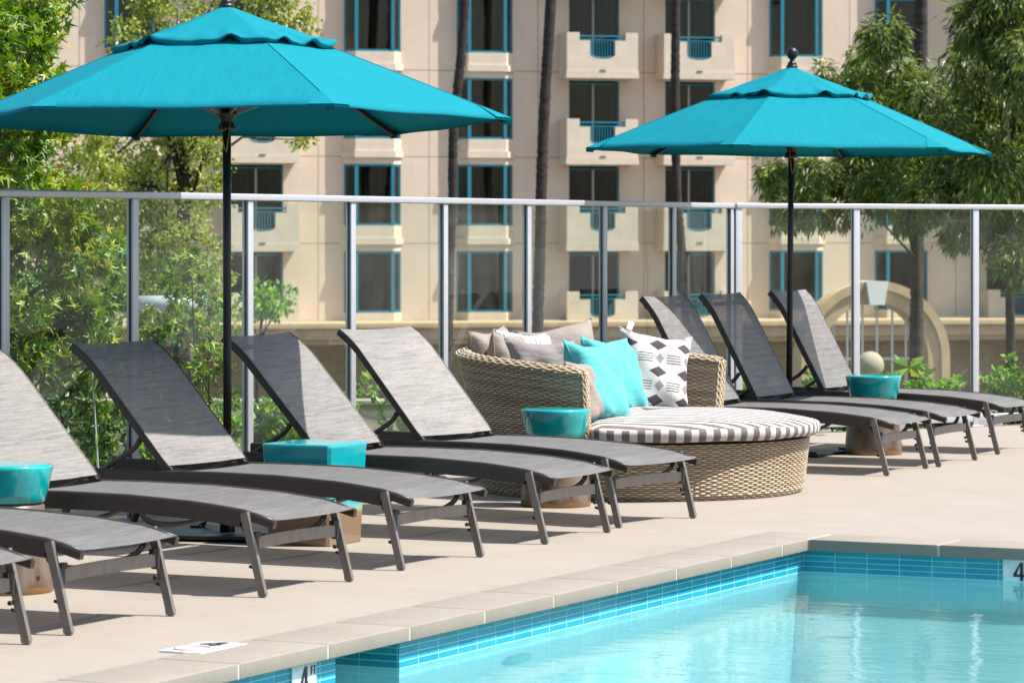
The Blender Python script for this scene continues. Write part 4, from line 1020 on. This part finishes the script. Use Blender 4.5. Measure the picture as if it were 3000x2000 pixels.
eb=blobs_px([(2590,110,70),(2550,190,75),(2620,220,90),(2690,310,110),(2520,290,80),(2630,400,120),(2300,540,70),(2400,520,75),(2255,500,42),(2330,620,62),(2360,560,60),(2500,520,90),(2600,560,100),(2460,630,48),(2412,215,40),(2440,260,40),(2540,440,90),(2290,640,30),(2400,640,40)],50,1.2)
tree('willowy_tree','dark drooping tree behind the right umbrella, hanging low to the left','tree',(6.06,51.5,GZ),eb,7200,.15,'lance',M['euc'],M['bark'],.085,1.3,sub=.22,shell=.3,group='drooping trees at right',forks=W(2685,300,51.2))
eb=blobs_px([(2870,70,90),(2960,120,120),(2845,200,90),(2920,300,120),(2990,420,120),(2860,420,100),(2770,520,80),(2710,600,70),(2850,620,100),(2960,640,120),(2800,690,50),(2985,760,80),(2780,400,70),(2900,520,110),(2930,-40,110),(3060,200,150),(3080,500,160),(2660,640,50)],47,1.2)
tree('willowy_tree','tall drooping tree with yellow green tips at the right edge','tree',(7.05,48.5,GZ),eb,7200,.15,'lance',M['euc'],M['bark'],.08,1.3,sub=.22,shell=.3,group='drooping trees at right',forks=W(2950,300,47.5))

# palms: bare trunks crossing the picture, crowns high above it
def palm(label,pts,depth,w):
    P=[W(px,py,depth) for px,py in pts]; b=P[-1].copy(); lowdir=(P[-1]-P[-2]).normalized(); b=P[-1]+lowdir*((P[-1].z-GZ)/max(.2,-lowdir.z)); b.z=GZ
    up=(P[0]-P[1]).normalized(); tp=P[0]+up*(17.5-P[0].z)/max(.3,up.z)
    t=thing('palm_tree',label,'palm tree',tuple(b),0,'palm trees in front of the hotel'); Q=[b]+P[::-1]+[tp]; R=[q-b for q in Q]
    # resample and roughen with leaf scar rings
    dense=[]
    for a,c in zip(R[:-1],R[1:]):
        k=max(2,int((c-a).length/.11)); dense+=[a.lerp(c,i/k) for i in range(k)]
    dense.append(R[-1]); r0=w/2*depth/F
    m=MB(); m.tube(dense,[r0*(1.06-.12*i/len(dense))*(1+.10*((i%2)-.5)+random.uniform(-.07,.07)) for i in range(len(dense))],12); m.build('trunk',M['palm'],t)
    C=[];D=[]; tpz=R[-1]
    for k in range(34):
        an=random.uniform(0,2*PI); el=random.uniform(-.7,1.2); L=random.uniform(.7,1.0)
        for q in np.linspace(.1,1,16):
            d=Vector((math.cos(an)*math.cos(el),math.sin(an)*math.cos(el),math.sin(el)-1.1*q*q)); p=tpz+d*L*q*1.6
            for sd in (-1,1): C.append(p); D.append((d.x-sd*math.sin(an)*.9,d.y+sd*math.cos(an)*.9,d.z-.35))
    v,f=leaf_cloud(np.array([tuple(c) for c in C]),np.array(D),np.full(len(C),.55),'lance'); mesh_np('crown',v,f,M['frond'],t)
    return t
palm('dark palm trunk leaning left across the bay windows',[(1363,0),(1350,180),(1334,310),(1327,420),(1326,580),(1319,730),(1312,1030)],104,27)
palm('dark palm trunk standing just left of the middle balconies',[(1614,0),(1606,140),(1599,240),(1591,400),(1585,580),(1582,730),(1575,960)],103,32)
palm('dark straight palm trunk crossing the second balcony column',[(1980,0),(1978,220),(1980,450),(1984,580),(1994,700),(2008,900)],105,26)
palm('palm trunk half hidden by the drooping trees at right',[(2698,0),(2697,80),(2692,500),(2687,740),(2684,1080)],86,38)

# shrubs in the planting bed
def shrub(label,u,v,h,w,dens=1.0,size=.062):
    p=UV(u,v,-.08); t=thing('shrub',label,'shrub',tuple(p),0,'shrubs behind the glass fence')
    cs=[];D=[]; st=MB(); ns=int(16*w/.4)
    for k in range(ns):
        a=random.uniform(0,2*PI); l=random.uniform(.15,.5)*w; hh=h*random.uniform(.6,1.0); tip=Vector((math.cos(a)*l*1.5,math.sin(a)*l*1.5,hh)); b=Vector((math.cos(a)*l*.4,math.sin(a)*l*.4,0))
        st.tube([b,b.lerp(tip,.5)+Vector((0,0,.03)),tip],[.005,.004,.002],4)
        for i in range(int(75*dens)):
            q=random.uniform(.15,1.03); c=b.lerp(tip,q); an=random.uniform(0,2*PI); cs.append(c+Vector((random.gauss(0,.02),random.gauss(0,.02),random.gauss(0,.01)))); D.append((math.cos(an),math.sin(an),random.uniform(.1,1.2)))
    n=len(cs); v_,f_=leaf_cloud(np.array([tuple(c) for c in cs]),np.array(D),rng.uniform(.6,1.2,n)*size,'oval'); mesh_np('leaves',v_,f_,M['shrub'],t); st.build('stems',M['bark'],t)
    return t
for (u,v,h,w,lab) in ((15.0,-9.25,.52,.42,'leafy green shrub behind the glass at the shaded lounger top'),(16.35,-9.3,.64,.45,'dense bright shrub behind the glass between two lounger backs'),(17.6,-9.3,.58,.4,'bright shrub behind the left rim of the daybed'),
    (20.6,-9.35,.40,.42,'low green shrub behind the glass between the dark lounger backs'),(21.6,-8.95,.46,.45,'low shrub at the fence corner behind the umbrella pole'),(22.3,-8.45,.48,.42,'green shrub left of the teal bowl stool behind the glass'),
    (23.1,-8.05,.44,.45,'green shrub right behind the teal bowl stool'),(23.7,-7.65,.55,.42,'leafy shrub in the middle of the right glass panel'),(24.05,-7.35,.98,.34,'tallest slender shrub beside the last fence post'),(24.9,-6.95,.72,.4,'shrub seen through the last glass panel at right')):
    shrub(lab,u,v,h,w)
# hedge of dark leaves low behind the left panels
hg=[]
for k in range(17): hg.append((tuple(UV(9.6+.34*k,-9.55-random.uniform(0,.3),.15+random.uniform(-.05,.28))),(.30,.26,.33)))
tree('hedge','dark green hedge low behind the left glass panels','hedge',tuple(UV(12,-9.6,-.4)),hg,5200,.045,'oval',M['hedge'],M['bark'],.03,.2)
# broad leaved plant and thin cane
p=W(2665,1190,24.6); t=thing('broad_leaf_plant','plant with a few broad pointed leaves behind the right glass','plant',(p.x,p.y,-.06))
m=MB(); m.tube([(0,0,0),(.01,0,.25),(0,0,.46)],.006,6); m.build('stem',M['bark'],t)
C=[(0,0,.44)]*9; D=[(math.cos(a),math.sin(a),e) for a,e in ((-2.9,.35),(-.3,.1),(.4,.7),(2.4,.3),(-1.5,.5),(1.4,.2),(-.9,-.5),(-2.2,-.4),(3.0,.8))]
v_,f_=leaf_cloud(np.array(C),np.array(D,dtype=float),np.full(9,.15),'oval'); mesh_np('leaves',v_,f_,M['gum'],t)
p=W(280,1300,16.6); t=thing('cane_plant','thin pale cane with narrow leaves rising behind the left shaded lounger','plant',(p.x,p.y,-.06))
m=MB(); hh=.66; m.tube([(.02,0,0),(.012,0,.25),(0,0,.45),(-.012,0,hh),(-.02,0,hh+.2)],[.008,.007,.006,.004,.002],6); m.build('stem',M['wht'],t)
C=[(0,0,.36),(0,0,.4),(0,0,.47),(-.015,0,.62),(-.015,0,.66),(-.02,0,.74)]; D=[(.1,0,-1),(-.12,.1,-1),(.1,-.1,-.9),(.3,0,1),(.5,.1,1),(-.4,0,1)]
v_,f_=leaf_cloud(np.array(C),np.array(D,dtype=float),np.array([.13,.16,.12,.2,.17,.15]),'lance'); mesh_np('leaves',v_,f_,M['shrub'],t)

p=Vector(((2404-1500)/F*1.35*F/(1277-HZ),1.35*F/(1277-HZ),.004)); m=MB(); m.add([(-.05,0,.002),(-.01,.014,.008),(.05,.002,.004),(0,-.013,.009)],[(0,3,2,1)],True); m.add([(-.05,0,.001),(-.01,.014,.007),(.05,.002,.003),(0,-.013,.008)],[(0,1,2,3)],True)
lf=m.build('fallen_leaf',simple('dry_leaf',(.38,.24,.09),.7)); lf.location=p; tag(lf,'small dry leaf lying on the deck right of the daybed','leaf')

# ================================================================== light, sky, camera
EL,AZ=R_(58),R_(9)
sd=Vector((math.cos(EL)*math.cos(AZ),-math.cos(EL)*math.sin(AZ),math.sin(EL)))
sl=bpy.data.lights.new('sun','SUN'); sl.energy=4.6; sl.angle=R_(.53); sl.color=(1.0,.965,.915); so_=bpy.data.objects.new('sun',sl); COL.objects.link(so_); so_.rotation_euler=sd.to_track_quat('Z','Y').to_euler(); so_.location=(20,0,30)
w=bpy.data.worlds.new('World'); S.world=w; w.use_nodes=True; nt=w.node_tree; bg=nt.nodes['Background']; sky=nt.nodes.new('ShaderNodeTexSky'); sky.sky_type='NISHITA'; sky.sun_disc=False; sky.sun_elevation=EL; sky.sun_rotation=math.atan2(sd.x,sd.y); sky.air_density=1.0; sky.dust_density=2.0
nt.links.new(sky.outputs[0],bg.inputs[0]); bg.inputs[1].default_value=.11
cam=bpy.data.cameras.new('camera'); co=bpy.data.objects.new('camera',cam); COL.objects.link(co); co.location=(0,0,CH); co.rotation_euler=(R_(90),0,0); cam.sensor_width=36; cam.lens=F/3000*36; cam.shift_y=-(1000-HZ)/3000; cam.clip_start=.1; cam.clip_end=3000
cam.dof.use_dof=True; cam.dof.focus_distance=15.6; cam.dof.aperture_fstop=10.0; cam.dof.aperture_blades=9; S.camera=co
S.view_settings.view_transform='Standard'; S.view_settings.look='None'; S.view_settings.exposure=1.0; S.view_settings.gamma=1
S.cycles.max_bounces=10; S.cycles.transparent_max_bounces=24; S.cycles.diffuse_bounces=4; S.cycles.glossy_bounces=4; S.cycles.transmission_bounces=6; S.cycles.caustics_reflective=False; S.cycles.caustics_refractive=False; S.cycles.sample_clamp_indirect=6
try: S.cycles.use_denoising=True
except Exception: pass
